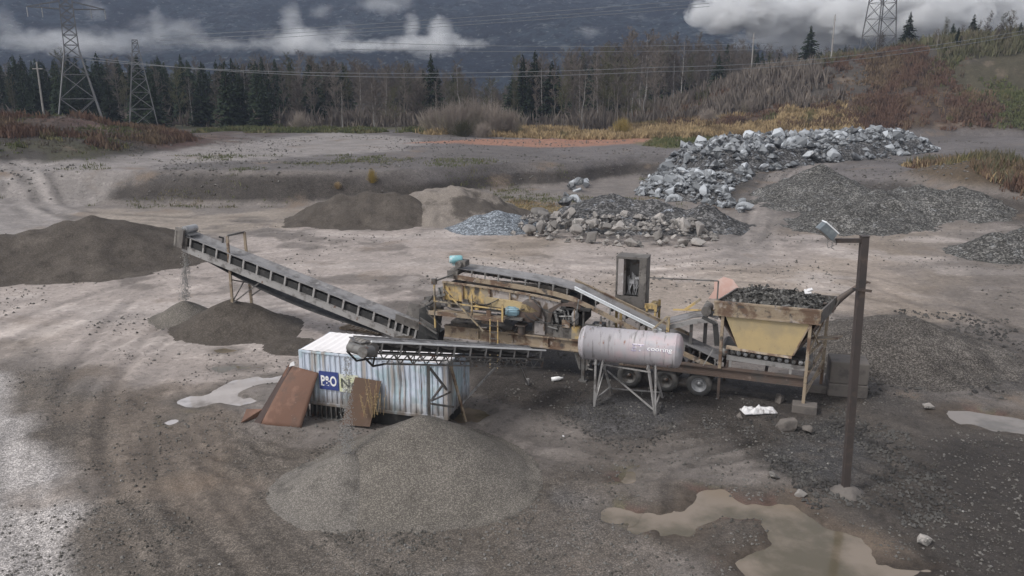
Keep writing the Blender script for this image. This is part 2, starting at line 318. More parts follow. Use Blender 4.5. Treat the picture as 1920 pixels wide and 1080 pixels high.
class MB:
    def __init__(s): s.v = []; s.f = []; s.sm = []
    def add(s, vs, fs, smooth=False):
        b = len(s.v); s.v += [tuple(map(float, v)) for v in vs]; s.f += [tuple(b+i for i in f) for f in fs]; s.sm += [smooth]*len(fs); return s
    def hexa(s, c8): return s.add(c8, [(0,3,2,1),(4,5,6,7),(0,1,5,4),(1,2,6,5),(2,3,7,6),(3,0,4,7)])
    def box(s, x0, x1, y0, y1, z0, z1):
        return s.hexa([(x0,y0,z0),(x1,y0,z0),(x1,y1,z0),(x0,y1,z0),(x0,y0,z1),(x1,y0,z1),(x1,y1,z1),(x0,y1,z1)])
    def bar(s, p, q, w=.06, h=None, up=(0, 0, 1)):
        p = Vector(p); q = Vector(q); h = h or w; d = (q-p).normalized(); u = Vector(up)
        if abs(d.dot(u)) > .98: u = Vector((0, 1, 0))
        a = d.cross(u).normalized()*w/2; b = a.cross(d).normalized()*h/2
        return s.hexa([p-a-b, p+a-b, p+a+b, p-a+b, q-a-b, q+a-b, q+a+b, q-a+b])
    def tube(s, p, q, r0, r1=None, n=10, caps=True):
        p = Vector(p); q = Vector(q); r1 = r0 if r1 is None else r1; d = (q-p).normalized()
        u = Vector((0, 0, 1)) if abs(d.z) < .9 else Vector((1, 0, 0)); a = d.cross(u).normalized(); b = d.cross(a)
        vs = [];
        for c, r in ((p, r0), (q, r1)):
            vs += [c+(a*math.cos(2*PI*i/n)+b*math.sin(2*PI*i/n))*r for i in range(n)]
        s.add(vs, [(i, (i+1) % n, n+(i+1) % n, n+i) for i in range(n)], True)
        if caps: s.add(vs, [tuple(range(n-1, -1, -1)), tuple(range(n, 2*n))])
        return s
    def path(s, pts, r, n=6):
        for p, q in zip(pts[:-1], pts[1:]): s.tube(p, q, r, n=n)
        return s
    def lathe(s, c, axis, prof, n=24):
        """prof: (distance along the axis, radius)"""
        c = Vector(c); d = Vector(axis).normalized(); u = Vector((0, 0, 1)) if abs(d.z) < .9 else Vector((1, 0, 0)); a = d.cross(u).normalized(); b = d.cross(a)
        vs = []
        for t, r in prof: vs += [c+d*t+(a*math.cos(2*PI*i/n)+b*math.sin(2*PI*i/n))*max(r, .001) for i in range(n)]
        fs = []
        for k in range(len(prof)-1):
            for i in range(n): fs.append((k*n+i, k*n+(i+1) % n, (k+1)*n+(i+1) % n, (k+1)*n+i))
        return s.add(vs, fs, True)
    def prism(s, poly, y0, y1):
        """poly in (x,z), extruded along y"""
        n = len(poly); vs = [(x, y0, z) for x, z in poly]+[(x, y1, z) for x, z in poly]
        return s.add(vs, [tuple(range(n)), tuple(range(2*n-1, n-1, -1))]+[(i, n+i, n+(i+1) % n, (i+1) % n) for i in range(n)])
    def slab(s, quad, t):
        """four corners, given a thickness"""
        a = [Vector(p) for p in quad]; nn = (a[1]-a[0]).cross(a[3]-a[0]).normalized()*t
        return s.hexa([*a, *[p+nn for p in a]])
    def build(s, name, m, parent=None, bevel=0):
        me = bpy.data.meshes.new(name); me.from_pydata(s.v, [], s.f); me.polygons.foreach_set('use_smooth', s.sm)
        bm = bmesh.new(); bm.from_mesh(me); bmesh.ops.recalc_face_normals(bm, faces=bm.faces); bm.to_mesh(me); bm.free()
        o = link_mesh(name, me, m, parent)
        if bevel:
            b = o.modifiers.new('bevel', 'BEVEL'); b.width = bevel; b.segments = 2; b.limit_method = 'ANGLE'
        return o
def text_mesh(name, body, size, m, parent, mw, bold=0.0, shear=0.0, spacing=1.0, depth=.004):
    cu = bpy.data.curves.new(name, 'FONT'); cu.body = body; cu.size = size; cu.extrude = depth; cu.offset = bold; cu.shear = shear; cu.space_character = spacing
    cu.align_x = 'LEFT'; t = bpy.data.objects.new(name+'_tmp', cu); col.objects.link(t)
    bpy.context.view_layer.update(); me = bpy.data.meshes.new_from_object(t); bpy.data.objects.remove(t)
    me.transform(mw); o = link_mesh(name, me, m, parent); return o
# ================================================================== GROUND
def zone_color(x, y, z):
    n1 = fbm(x, y, 6, 6, 60); n2 = fbm(x, y, 2.2, 5, 61); n3 = fbm(x, y, 16, 3, 62)
    C = np.zeros(x.shape+(4,)); C[..., :3] = (.215, .195, .182); C[..., 3] = .25
    def lay(m, c, a=None):
        m = np.clip(m, 0, 1)[..., None]
        C[..., :3] = C[..., :3]*(1-m)+np.array(c)*m
        if a is not None: C[..., 3:] = C[..., 3:]*(1-m)+a*m
    def pm(pts, soft, z0=0.0, wob=1.0, pre=None):
        sd = sdpoly(x, y, pre or gp(*pts, z=z0))
        return S(.5-(sd+wob*soft*(n1+.7*n2))/soft)
    # pale washed mud in the middle of the yard
    lay(.9*pm([(-400,470),(200,505),(350,455),(560,425),(930,428),(1350,465),(1470,440),(1720,480),(1700,560),(1560,600),(820,565),(760,600),(640,640),(560,690),(300,770),(190,720),(90,650),(-400,640)], 5), (.42, .375, .35), .15)
    lay(.9*pm([(-200,390),(300,395),(560,395),(540,425),(330,450),(120,400)], 4), (.33, .29, .25), .05)
    lay(S((n2+n1-.18)/.3)*S((y-33)/5)*S((78-y)/5)*.75, (.17, .152, .14))
    lay(S((n3-.06)/.3)*S((y-33)/5)*S((72-y)/5)*.55, (.34, .285, .23))
    lay(S((vnoise(x, y*2.2, 5, 66)+.4*n2-.12)/.2)*S((y-33)/5)*S((75-y)/5)*.6, (.50, .455, .43), .05)
    # grit in the foreground
    fg = pm([(-900,690),(120,690),(300,770),(470,800),(640,795),(860,800),(960,830),(1120,880),(1200,960),(1230,1300),(-900,1300)], 3)
    lay(fg, (.145, .127, .110), 1.0)
    lay(fg*S((n1+.1)/.4)*.6, (.155, .136, .118), .6)
    lay(pm([(-900,690),(10,700),(60,790),(115,880),(150,970),(170,1300),(-900,1300)], 1.4), (.44, .42, .41), 1.0)
    lay(.8*pm([(520,900),(620,830),(800,800),(960,860),(1060,980),(900,1090),(620,1080),(500,1000)], 3), (.160, .144, .128), .8)
    lay(.75*pm([(120,700),(330,740),(420,830),(470,960),(430,1050),(300,900),(160,800)], 3, wob=2), (.185, .155, .13), .4)
    lay(.8*pm([(960,920),(1060,905),(1110,960),(1120,1080),(900,1100),(860,1010)], 2, wob=1.6), (.17, .165, .165), 1.0)
    lay(.7*pm([(1090,800),(1190,780),(1290,790),(1330,840),(1250,900),(1180,960),(1010,860)], 3), (.15, .132, .118), .3)
    # dark ground below and before the plant and round the pole
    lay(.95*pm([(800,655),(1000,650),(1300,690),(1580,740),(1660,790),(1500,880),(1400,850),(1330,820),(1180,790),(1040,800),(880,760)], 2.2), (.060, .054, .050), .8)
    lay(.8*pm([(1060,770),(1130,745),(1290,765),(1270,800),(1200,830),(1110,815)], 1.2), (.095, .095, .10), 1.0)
    lay(.97*pm([(1420,850),(1500,800),(1640,760),(1760,745),(2100,760),(3000,1300),(1300,1300),(1390,1030),(1540,960),(1500,900)], 2.5), (.098, .087, .078), .5)  # lower-right frame vignette painted into the wet mud colour
    lay(.9*pm([(1440,860),(1560,790),(1640,830),(1600,900),(1520,920)], 1.6), (.075, .074, .075), 1.0)
    lay(.9*pm([(1330,900),(1240,880),(1200,960),(1250,1010),(1400,1030),(1640,1080),(1780,1060),(1600,950),(1480,900)], 1.5), (.110, .096, .084), .5)
    lay(.97*pm([(1800,820),(2300,820),(3200,1300),(1700,1300),(1740,1000)], 3), (.055, .049, .045), .4)  # darkest corner of the vignette, also painted into the ground colour
    lay(.85*pm([(1590,600),(1690,580),(1800,620),(2100,660),(2100,750),(1600,750),(1570,690)], 2.5), (.085, .078, .073), .9)
    lay(.6*pm([(1700,470),(2100,460),(2300,720),(1900,650),(1760,600)], 4), (.17, .155, .147), .4)
    # bench face, upper yard, hill
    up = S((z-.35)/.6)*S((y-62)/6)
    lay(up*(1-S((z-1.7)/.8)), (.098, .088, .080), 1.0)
    fz = (z+.15*n2)/plat(x); lay(S((fz-.08)/.12)*(1-S((fz-.80)/.16))*S((y-70)/5)*S((128-y)/8)*(1-.6*S((x-14)/10)), (.068, .060, .054), 1.0)  # slope shade painted into the colour of the bench face
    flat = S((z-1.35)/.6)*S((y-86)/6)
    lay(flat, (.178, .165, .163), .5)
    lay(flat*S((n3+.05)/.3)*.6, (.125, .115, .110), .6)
    lay(.9*pm([(-100,325),(250,282),(640,252),(800,262),(760,285),(420,300),(150,330),(-100,420)], 4, 3.2), (.30, .28, .27), .1)
    lay(.95*pm([(760,283),(900,272),(1100,262),(1300,258),(1620,243),(1660,250),(1500,262),(1250,270),(1000,282)], 2.5, 2.2, .6), (.36, .195, .135), .1)
    lay(.8*pm([(1200,275),(1230,258),(1290,248),(1350,262),(1330,278),(1240,282)], 3, 2.2), (.15, .15, .085), .2)
    veg = S((y-166)/8)*(1-S((x-24)/6))
    lay(veg, (.13, .105, .065), .3)
    lay(S((y-180)/10)*(1-S((z-5)/1)), (.045, .04, .03), .2)
    lay(veg*S((-x-5)/8), (.09, .088, .052), .3)
    lay(.8*S(1.5-sdline(x, y, gp((1390,470),(1405,420),(1430,380),(1475,350),(1560,322),z=.6))/2.2), (.29, .265, .25), .2)
    hill = S((z-3.6)/1.2)*S((y-150)/10)*S((x-24)/8)
    lay(hill, (.10, .070, .053), .3)
    lay(hill*S((n1+.02)/.3)*.7, (.115, .088, .058), .3)
    lay(hill*S((n2+.5*n1-.02)/.16)*.8, (.065, .050, .042), .4)
    lay(hill*S((x-92)/10), (.085, .077, .052), .3)
    lay(.9*hill*pm(None, 5, pre=[(62,190),(72,186),(100,188),(112,198),(104,212),(84,210),(70,206)]), (.085, .078, .070), .3)
    lm = S((z-plat(x)-.12+.3*n2)/.6)*S((-x-40)/6)*S((y-84)/6)*S((170-y)/14)
    lay(lm, (.060, .054, .047), .5)
    lay(lm*S((n1-.0)/.3)*.7, (.07, .068, .038), .4)
    lay(lm*S((x+78)/14)*S((y-108)/8), (.10, .062, .052), .3)
    lay(S((y-215)/10), (.05, .045, .035), .2)
    eb = S((z-2.2)/1.2)*S((x-36)/4)*S((100-y)/8)
    lay(eb, (.11, .083, .055), .5)
    lay(.75*S(1.6-sdline(x, y, gp((1120,395),(1000,385),(950,380), z=.3))/1.6), (.17, .155, .075), .3)
    for pts, w, dep in RUTS:
        dd = sdline(x, y, pts); lay(.45*np.exp(-(dd/(w*1.2))**2), C[..., :3]*.6)
    for pts, w, dark, dep in TRK:
        xs_ = [p[0] for p in pts]; ys_ = [p[1] for p in pts]; q = (x > min(xs_)-2) & (x < max(xs_)+2) & (y > min(ys_)-2) & (y < max(ys_)+2)
        dd = sdline(x[q], y[q], pts); mm = np.zeros(x.shape); mm[q] = np.exp(-(dd/(w*1.2))**2)*np.clip(.55+1.6*vnoise(x[q], y[q], 2.5, 51), 0, 1)
        C[..., :3] *= (1-dark*mm*1.3)[..., None]
    for k, poly in PUD.items():                                     # wet rims
        sd = sdpoly(x, y, poly); lay(.75*S((.8-sd)/.9), np.where(C[..., :3] > .12, .12, C[..., :3]*.75)*np.array([1.05, .95, .85]), .2)
    C[..., :3] *= .80*np.array([1.02, .99, .975])
    return C
ys = [-60, -40, -25, -12, 0, 5]
while ys[-1] < 660: ys.append(ys[-1]+max(.075, .0062*ys[-1]))
ys = np.array(ys); us = np.linspace(-1, 1, 701); us = .82*us+.18*us**3
GX = us[None, :]*np.maximum(.92*ys+12, 45)[:, None]; GX[0:6] *= 1.0
GY = np.repeat(ys[:, None], len(us), 1)
GZ = height(GX, GY)
nr, nc = GX.shape
idx = np.arange(nr*nc).reshape(nr, nc)
gf = np.stack([idx[:-1, :-1], idx[:-1, 1:], idx[1:, 1:], idx[1:, :-1]], -1).reshape(-1, 4)
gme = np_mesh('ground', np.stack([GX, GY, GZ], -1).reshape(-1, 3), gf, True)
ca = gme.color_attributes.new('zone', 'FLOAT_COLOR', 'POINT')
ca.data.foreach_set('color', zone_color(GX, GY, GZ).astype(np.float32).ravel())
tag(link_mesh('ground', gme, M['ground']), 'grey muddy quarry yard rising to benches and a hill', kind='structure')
def water(key, m, label):
    poly = PUD[key]; xs = [p[0] for p in poly]; yy = [p[1] for p in poly]
    z = PUDZ[key]; n = 48
    X, Y = np.meshgrid(np.linspace(min(xs)-.6, max(xs)+.6, n), np.linspace(min(yy)-.6, max(yy)+.6, n))
    keep = sdpoly(X, Y, poly) < .55
    ii = np.arange(n*n).reshape(n, n); k = keep[:-1, :-1] & keep[1:, 1:] & keep[:-1, 1:] & keep[1:, :-1]
    f = np.stack([ii[:-1, :-1], ii[:-1, 1:], ii[1:, 1:], ii[1:, :-1]], -1)[k]
    if len(f): tag(link_mesh('water', np_mesh('water', np.stack([X, Y, np.full(X.shape, z)], -1).reshape(-1, 3), f), m), label, kind='structure')
for k_, m_, l_ in [('big', 'water', 'large tan muddy puddle before the light pole'), ('small', 'water', 'small round tan puddle up from the large puddle'), ('drop', 'water', 'smallest pale puddle left of the large puddle'),
                   ('white', 'waterskylit', 'bright puddle left of the rusty plates'), ('sliver', 'waterskylit', 'thin sliver puddle below the bright puddle'), ('east', 'waterdull', 'long dull pale puddle at the right edge'),
                   ('brown', 'water', 'brown puddle at the right end of the container'), ('olive', 'water', 'small olive puddle below the left gravel heap'), ('olive2', 'water', 'long olive puddle left of the container')]:
    water(k_, M[m_], l_)

# ================================================================== HEAPS
def pile(label, cones, m, res=.2, noise=.07, ns=1.2, name='gravel_pile', cat='pile', k=5.0, r0=.35):
    """cones: (x, y, top z, slope)"""
    cx = np.array([c[0] for c in cones]); cy = np.array([c[1] for c in cones]); cz = np.array([c[2] for c in cones]); cs = np.array([c[3] for c in cones])
    rr = (cz+.6)/cs+.5
    x0, x1 = (cx-rr).min(), (cx+rr).max(); y0, y1 = (cy-rr).min(), (cy+rr).max()
    nx, ny = int((x1-x0)/res)+2, int((y1-y0)/res)+2
    X, Y = np.meshgrid(np.linspace(x0, x1, nx), np.linspace(y0, y1, ny))
    d = np.sqrt((X[..., None]-cx)**2+(Y[..., None]-cy)**2+r0*r0)-r0
    d = d*(1+.16*vnoise(X, Y, 2.2, 70))[..., None]
    hgt = cz-cs*d; mxh = hgt.max(-1); H = mxh+np.log(np.exp(k*(hgt-mxh[..., None])).sum(-1))/k
    H = H+noise*(fbm(X, Y, ns, 4, 71))
    g = height(X, Y); up = H > g-.02
    # foot flares out softly
    H = np.where(H-g < .16, g+.16*np.exp(np.clip((H-g-.16)/.2, -6, 0))-.015, H)
    keepv = H-g > .012
    ii = np.arange(nx*ny).reshape(ny, nx); kq = keepv[:-1, :-1] | keepv[1:, 1:] | keepv[:-1, 1:] | keepv[1:, :-1]
    f = np.stack([ii[:-1, :-1], ii[:-1, 1:], ii[1:, 1:], ii[1:, :-1]], -1)[kq]
    Z = np.where(keepv, H, g-.06)
    ox, oy = float(cx[0]), float(cy[0])
    o = link_mesh(name, np_mesh(name, np.stack([X-ox, Y-oy, Z], -1).reshape(-1, 3), f, True), m); o.location = (ox, oy, 0)
    o.data.validate(); return tag(o, label, cat, group=None)
def cn(px, py, y, s=.55): p = YP(px, py, y); return (p[0], p[1], p[2], s)
HEAPS = [
 ('large cone of grey gravel before the container', [cn(790,783,23.4,.66), cn(738,812,23.15,.70), cn(690,840,22.9,.70), cn(842,820,23.0,.68)], 'gravel', .08, .06),
 ('small fresh gravel cone under the short conveyor', [cn(650,852,22.4,.64)], 'gravelpale', .07, .02),
 ('long dark sand heap at the left edge of the yard', [cn(175,404,56,.52), cn(120,416,55,.52), cn(60,430,54,.52), cn(0,440,53,.52), cn(235,412,57,.52), cn(285,424,58.5,.52), cn(-70,445,52,.52), cn(-150,440,52,.52)], 'sand', .22, .25),
 ('dark sand heap behind the long stacker conveyor', [cn(690,357,75,.56), cn(640,366,74.5,.56), cn(600,382,74,.56), cn(735,361,74.6,.56), cn(766,370,74.4,.6)], 'sand', .22, .35),
 ('paler dry sand heap beside the dark sand heap', [cn(852,346,76.5,.5), cn(812,350,77,.5), cn(885,353,77,.5), cn(915,371,77,.5), cn(940,389,77.5,.5)], 'sandpale', .22, .5),
 ('blue grey crushed stone heap beside the boulders', [cn(932,395,69.8,.5), cn(898,404,69.3,.5), cn(962,402,70.3,.5)], 'gravelblue', .15, .12),
 ('dark rubble heap behind the row of boulders', [cn(1150,362,75,.42), cn(1095,383,75,.45), cn(1225,374,74,.42), cn(1320,386,70.5,.5), cn(1265,394,71,.42), cn(1180,415,69,.4), cn(1100,415,70,.42), cn(1290,425,67.5,.4)], 'rubble', .2, .5),
 ('steep dark gravel heap at the end of the long boulder heap', [cn(1540,311,84,.5), cn(1515,330,83,.5), cn(1560,340,80,.4), cn(1600,356,78,.4)], 'darkgravel', .22, .4),
 ('broad dark gravel mound behind the light pole', [cn(1650,356,76,.40), cn(1720,347,77,.40), cn(1800,352,76,.42), cn(1590,388,71,.35), cn(1850,375,73,.4), cn(1700,400,71,.35)], 'darkgravel', .24, .55),
 ('gravel heap cut by the right edge of the yard', [cn(1872,436,58.5,.55), cn(1930,428,60,.55), cn(2000,430,60,.5)], 'darkgravel', .2, .3),
 ('low stony mound to the right of the hopper', [cn(1690,592,35.8,.42), cn(1645,615,35.2,.44), cn(1750,622,36.2,.36), cn(1830,664,36,.28)], 'moundgravel', .15, .2),
 ('dark gravel heap round the legs of the long conveyor', [cn(430,562,39.6,.66), cn(398,582,39.3,.66), cn(470,574,39.7,.66), cn(492,604,38.9,.6), cn(548,643,36.4,.4)], 'sand', .12, .12),
 ('small cone of fresh sand under the conveyor head', [cn(345,565,41.4,.66)], 'gravel', .1, .04),
 ('small dark heap under the tail of the long conveyor', [cn(772,627,35.6,.5), cn(745,640,35.2,.4)], 'sand', .12, .1),
]
for lb, cs_, m_, rs, nz in HEAPS: pile(lb, cs_, M[m_], rs, nz)

# ================================================================== BOULDERS
def rock_mesh(name, seed, m, cuts=13):
    rs = random.Random(seed); bm = bmesh.new()
    sx, sy, sz = rs.uniform(.85, 1.25), rs.uniform(.75, 1.05), rs.uniform(.6, .9)
    for i in range(cuts):
        v = Vector((rs.gauss(0, 1), rs.gauss(0, 1), rs.gauss(0, 1))).normalized()*rs.uniform(.42, .56)
        bm.verts.new((v.x*sx, v.y*sy, v.z*sz))
    r = bmesh.ops.convex_hull(bm, input=bm.verts)
    bmesh.ops.delete(bm, geom=[g for g in r['geom_interior'] if isinstance(g, bmesh.types.BMVert)], context='VERTS')
    bmesh.ops.bevel(bm, geom=bm.edges[:], offset=.018, segments=1, affect='EDGES')
    me = bpy.data.meshes.new(name); bm.to_mesh(me); bm.free(); me.materials.append(m); return me
ROCKB = [rock_mesh('boulder', 20+i, M['rock'], 11+i % 4) for i in range(9)]
ROCKT = [rock_mesh('boulder', 60+i, M['rocktan'], 11+i % 4) for i in range(7)]
def boulder(x, y, z, s, meshes, label, group, rs):
    o = bpy.data.objects.new('boulder', rs.choice(meshes)); col.objects.link(o); o.location = (x, y, z)
    o.rotation_euler = (rs.uniform(-.6, .6), rs.uniform(-.6, .6), rs.uniform(0, 6.28)); o.scale = (s, s*rs.uniform(.85, 1.1), s*rs.uniform(.85, 1.15))
    return tag(o, label, 'boulder', group)
def boulder_field(poly, n, smin, smax, heap, soft, meshes, label, group, seed, power=2.4, extra=None):
    rs = random.Random(seed); xs = [p[0] for p in poly]; yy = [p[1] for p in poly]; pts = []; tries = 0
    while len(pts) < n and tries < 40000:
        tries += 1
        x, y = rs.uniform(min(xs), max(xs)), rs.uniform(min(yy), max(yy))
        sd = float(sdpoly(np.array([x]), np.array([y]), poly)[0])
        if sd > 0: continue
        s = smin+(smax-smin)*rs.random()**power
        if any((x-a)**2+(y-b)**2 < (.33*(s+c))**2 for a, b, c in pts): continue
        pts.append((x, y, s))
        z = hz(x, y)+heap*float(S(-sd/soft))*(1+.35*float(vnoise(np.array([x]), np.array([y]), 4, 80)[0]))
        boulder(x, y, z+s*.18, s, meshes, label, group, rs)
    return pts
def heap_core(poly, heap, soft, m, label):
    """the packed smaller stone between the boulders"""
    xs = [p[0] for p in poly]; yy = [p[1] for p in poly]; nx = int((max(xs)-min(xs))/.35)+2; ny = int((max(yy)-min(yy))/.35)+2
    X, Y = np.meshgrid(np.linspace(min(xs), max(xs), nx), np.linspace(min(yy), max(yy), ny)); sd = sdpoly(X, Y, poly)
    Z = height(X, Y)-.1+heap*S(-sd/soft)*(1+.35*vnoise(X, Y, 4, 80))+.5*fbm(X, Y, 1.0, 3, 81)*S(-sd/.8)
    k = sd < .1; ii = np.arange(nx*ny).reshape(ny, nx); kq = k[:-1, :-1] & k[1:, 1:] & k[:-1, 1:] & k[1:, :-1]
    f = np.stack([ii[:-1, :-1], ii[:-1, 1:], ii[1:, 1:], ii[1:, :-1]], -1)[kq]
    tag(link_mesh('rubble', np_mesh('rubble', np.stack([X, Y, Z], -1).reshape(-1, 3), f), m), label, kind='stuff')
def gpt(*pts): return [tuple(GT(*p)[:2]) for p in pts]
LONG = gpt((1238,305),(1262,292),(1330,276),(1400,268),(1500,264),(1580,262),(1660,256),(1720,262),(1762,284),(1700,292),(1640,300),(1560,306),(1500,316),(1440,324),(1400,340),(1300,345),(1250,330))
FAN = gpt((1238,322),(1300,330),(1395,342),(1365,368),(1400,388),(1392,402),(1330,388),(1270,380),(1190,368),(1205,345))
FRONT = gpt((932,436),(960,420),(1010,412),(1100,416),(1180,420),(1260,430),(1330,434),(1350,452),(1300,464),(1210,466),(1120,462),(1010,452))
heap_core(LONG, 1.6, 4, M['rubble'], 'packed broken stone under the long boulder heap')
heap_core(FAN, 1.0, 3, M['rubble'], 'packed broken stone spilling below the boulders')
boulder_field(LONG, 140, 1.0, 2.4, 1.8, 4, ROCKB, 'large blue grey blasted boulder in the long heap on the upper yard', 'boulders of the long heap', 3, 1.6)
boulder_field(FAN, 72, .9, 1.9, 1.1, 3, ROCKB, 'smaller pale broken boulder in the fan spilling below the long heap', 'boulders of the spilled fan', 4)
boulder_field(FRONT, 78, .55, 1.6, .9, 2.2, ROCKT, 'brownish grey boulder in the row before the dark rubble heap', 'boulders of the front row', 5, 2.2)
CL = gpt((1060,358),(1085,340),(1108,350),(1100,385),(1070,400),(1052,385))
boulder_field(CL, 10, 1.0, 2.0, .9, 1.5, ROCKB, 'boulder in the small cluster left of the dark rubble heap', 'boulders of the small cluster', 6, 1.4)
# loose stones lying over the ground: nobody could count them
def stones(label, n, region, smin, smax, m, seed, dens=None, lift=None, name='gravel', flat=1.0):
    rs = np.random.RandomState(seed); X = []; Y = []
    while len(X) < n:
        p = region(rs, 4000); keep = np.ones(len(p), bool) if dens is None else rs.rand(len(p)) < dens(p[:, 0], p[:, 1])
        X += list(p[keep, 0]); Y += list(p[keep, 1])
    X = np.array(X[:n]); Y = np.array(Y[:n]); Z = height(X, Y)+(0 if lift is None else lift(X, Y))
    s = smin+(smax-smin)*rs.rand(n)**3
    oct_ = np.array([(1,0,0),(-.6,.8,0),(-.5,-.9,.1),(.1,.1,.8),(.1,-.1,-.7),(.6,.7,-.1)]); tri = np.array([(0,5,3),(5,1,3),(1,2,3),(2,0,3),(5,0,4),(1,5,4),(2,1,4),(0,2,4)])
    ang = rs.rand(n)*6.28; c, sn = np.cos(ang), np.sin(ang)
    P = oct_[None]*(.5*s[:, None, None])*(.7+.6*rs.rand(n, 6, 1))
    V = np.stack([P[..., 0]*c[:, None]-P[..., 1]*sn[:, None]+X[:, None], P[..., 0]*sn[:, None]+P[..., 1]*c[:, None]+Y[:, None], P[..., 2]+Z[:, None]+.12*s[:, None]], -1)
    F = (tri[None]+6*np.arange(n)[:, None, None]).reshape(-1, 3)
    tag(link_mesh(name, np_mesh(name, V.reshape(-1, 3), F), m), label, kind='stuff')
def fan(y0, y1):
    def f(rs, n):
        y = y0*(y1/y0)**rs.rand(n); x = (rs.rand(n)*2-1)*(.72*y+3); return np.stack([x, y], -1)
    return f
def polyreg(poly):
    xs = [p[0] for p in poly]; yy = [p[1] for p in poly]
    def f(rs, n):
        p = np.stack([rs.uniform(min(xs), max(xs), n), rs.uniform(min(yy), max(yy), n)], -1); return p[sdpoly(p[:, 0], p[:, 1], poly) < 0]
    return f
def nopud(x, y): return np.min([sdpoly(x, y, PUD[k]) for k in PUD], 0) > .1
def lifter(poly, heap, soft): return lambda x, y: heap*S(-sdpoly(x, y, poly)/soft)*(1+.35*vnoise(x, y, 4, 80))
stones('smaller blasted rock between the boulders of the long heap', 1000, polyreg(LONG), .55, 1.9, M['rock'], 11, None, lifter(LONG, 1.75, 4), 'rubble')
stones('smaller broken rock in the fan below the long heap', 700, polyreg(FAN), .4, 1.2, M['rock'], 12, None, lifter(FAN, 1.1, 3), 'rubble')
stones('smaller broken rock among the front row of boulders', 420, polyreg(FRONT), .25, .9, M['rocktan'], 13, None, lifter(FRONT, .9, 2.2), 'rubble')
stones('loose stones scattered over the near ground', 15000, fan(15, 36), .022, .13, M['stones'], 1, lambda x, y: nopud(x, y)*S((fbm(x, y, 2.5, 3, 90)+.16)/.3))
stones('coarse stones rolled to the foot of the large gravel cone', 2600, polyreg(gp((560,880),(640,800),(790,770),(930,840),(1020,930),(980,1010),(800,1050),(620,1010),(540,940))), .025, .12, M['stones'], 21, lambda x, y: S((fbm(x, y, 1.5, 3, 95)+.05)/.25)*(sdpoly(x, y, gp((640,880),(790,800),(910,870),(930,950),(780,980),(650,950))) > 0))
stones('grit scattered over the pale middle yard', 5000, fan(34, 72), .05, .22, M['stones'], 22, lambda x, y: S((fbm(x, y, 5, 4, 96)+.0)/.25))
stones('stones round the foot of the light pole', 2600, polyreg(gp((1420,850),(1560,780),(1700,800),(1820,960),(1700,1000),(1520,960),(1480,900))), .03, .20, M['darkstones'], 2, lambda x, y: nopud(x, y)*S((fbm(x, y, 1.6, 3, 91)+.15)/.25))
stones('stones before the wheels of the plant', 2600, polyreg(gp((1040,790),(1090,730),(1330,740),(1560,760),(1660,800),(1480,840),(1330,810),(1180,850))), .03, .15, M['darkstones'], 3, lambda x, y: S((fbm(x, y, 1.6, 3, 92)+.15)/.25))
stones('stones on the bench face and upper yard', 8000, fan(62, 150), .10, .42, M['stones'], 4, lambda x, y: S((fbm(x, y, 9, 3, 93)+.12)/.3)*.9*(height(x, y, False) > .3))
stones('stones scattered right of the hopper', 1300, polyreg(gp((1580,620),(1690,580),(1900,600),(1990,740),(1760,760),(1600,740))), .05, .26, M['darkstones'], 5, lambda x, y: S((fbm(x, y, 2, 3, 94)+.15)/.25))
# ================================================================== THE CRUSHING PLANT (local x along the chassis, y away from the camera)
MACH = empty('crushing_plant', (7.47, 30.0, 0), math.atan2(-.351, .936))
tag(MACH, 'worn yellow portable rock crushing plant on wheels in the middle of the yard', 'rock crusher')
Y_, ST, SL, GR = M['yellow'], M['steel'], M['steellight'], M['grime']
# chassis: two I-beams, stepped up at the front
b = MB()
for y0 in (0, 2.15):
    b.box(-3.3, 4.0, y0+.09, y0+.16, .99, 1.27); b.box(-3.3, 4.0, y0, y0+.25, 1.27, 1.32); b.box(-3.3, 4.0, y0, y0+.25, .94, .99)
for x in (-3.2, -1.9, -.6, .9, 2.4, 3.85): b.box(x, x+.1, .25, 2.15, 1.0, 1.22)
b.build('chassis_rail', M['brownbeam'], MACH)
b = MB()
for y0 in (0, 2.15):
    b.box(-11.2, -3.3, y0+.08, y0+.17, 1.36, 1.76); b.box(-11.2, -3.3, y0-.02, y0+.27, 1.76, 1.82); b.box(-11.2, -3.3, y0-.02, y0+.27, 1.30, 1.36)
    for x in (-9.6, -8.0, -6.4, -4.8): b.box(x, x+.05, y0, y0+.25, 1.36, 1.76)
    b.box(-3.3, -3.1, y0, y0+.25, .99, 1.8)
for x in (-11.1, -8.5, -6, -3.6): b.box(x, x+.15, .27, 2.13, 1.4, 1.7)
b.build('gooseneck_beam', M['rustbeam'], MACH)
MB().box(-11.0, -8.1, .3, 2.1, 1.83, 1.95).box(-8.0, -5.0, .2, 2.2, 1.82, 1.9).build('deck_plate', GR, MACH)
def wheel(x, y, bright):
    w = empty('wheel', (x, y, .49)); w.parent = MACH
    t = MB().lathe((0, -.24, 0), (0, 1, 0), [(.02, .30), (.0, .36), (.01, .44), (.05, .485), (.12, .50), (.36, .50), (.43, .485), (.47, .44), (.48, .36), (.46, .30)], 32)
    for i in range(28):
        a = 2*PI*i/28; c, s_ = math.cos(a)*.502, math.sin(a)*.502
        t.bar((c, -.16, s_), (c, .16, s_), .035, .012, (c, 0, s_))
    t.build('tyre', M['tyre'], w)
    r = MB().lathe((0, -.20, 0), (0, 1, 0), [(.0, .30), (.02, .27), (.10, .25), (.16, .14), (.12, .10), (.06, .09), (.05, .0)], 24)
    for i in range(8): a = 2*PI*i/8; r.tube((math.cos(a)*.16, -.09, math.sin(a)*.16), (math.cos(a)*.16, -.05, math.sin(a)*.16), .02, n=6)
    r.build('rim', M['bolt'] if bright else ST, w)
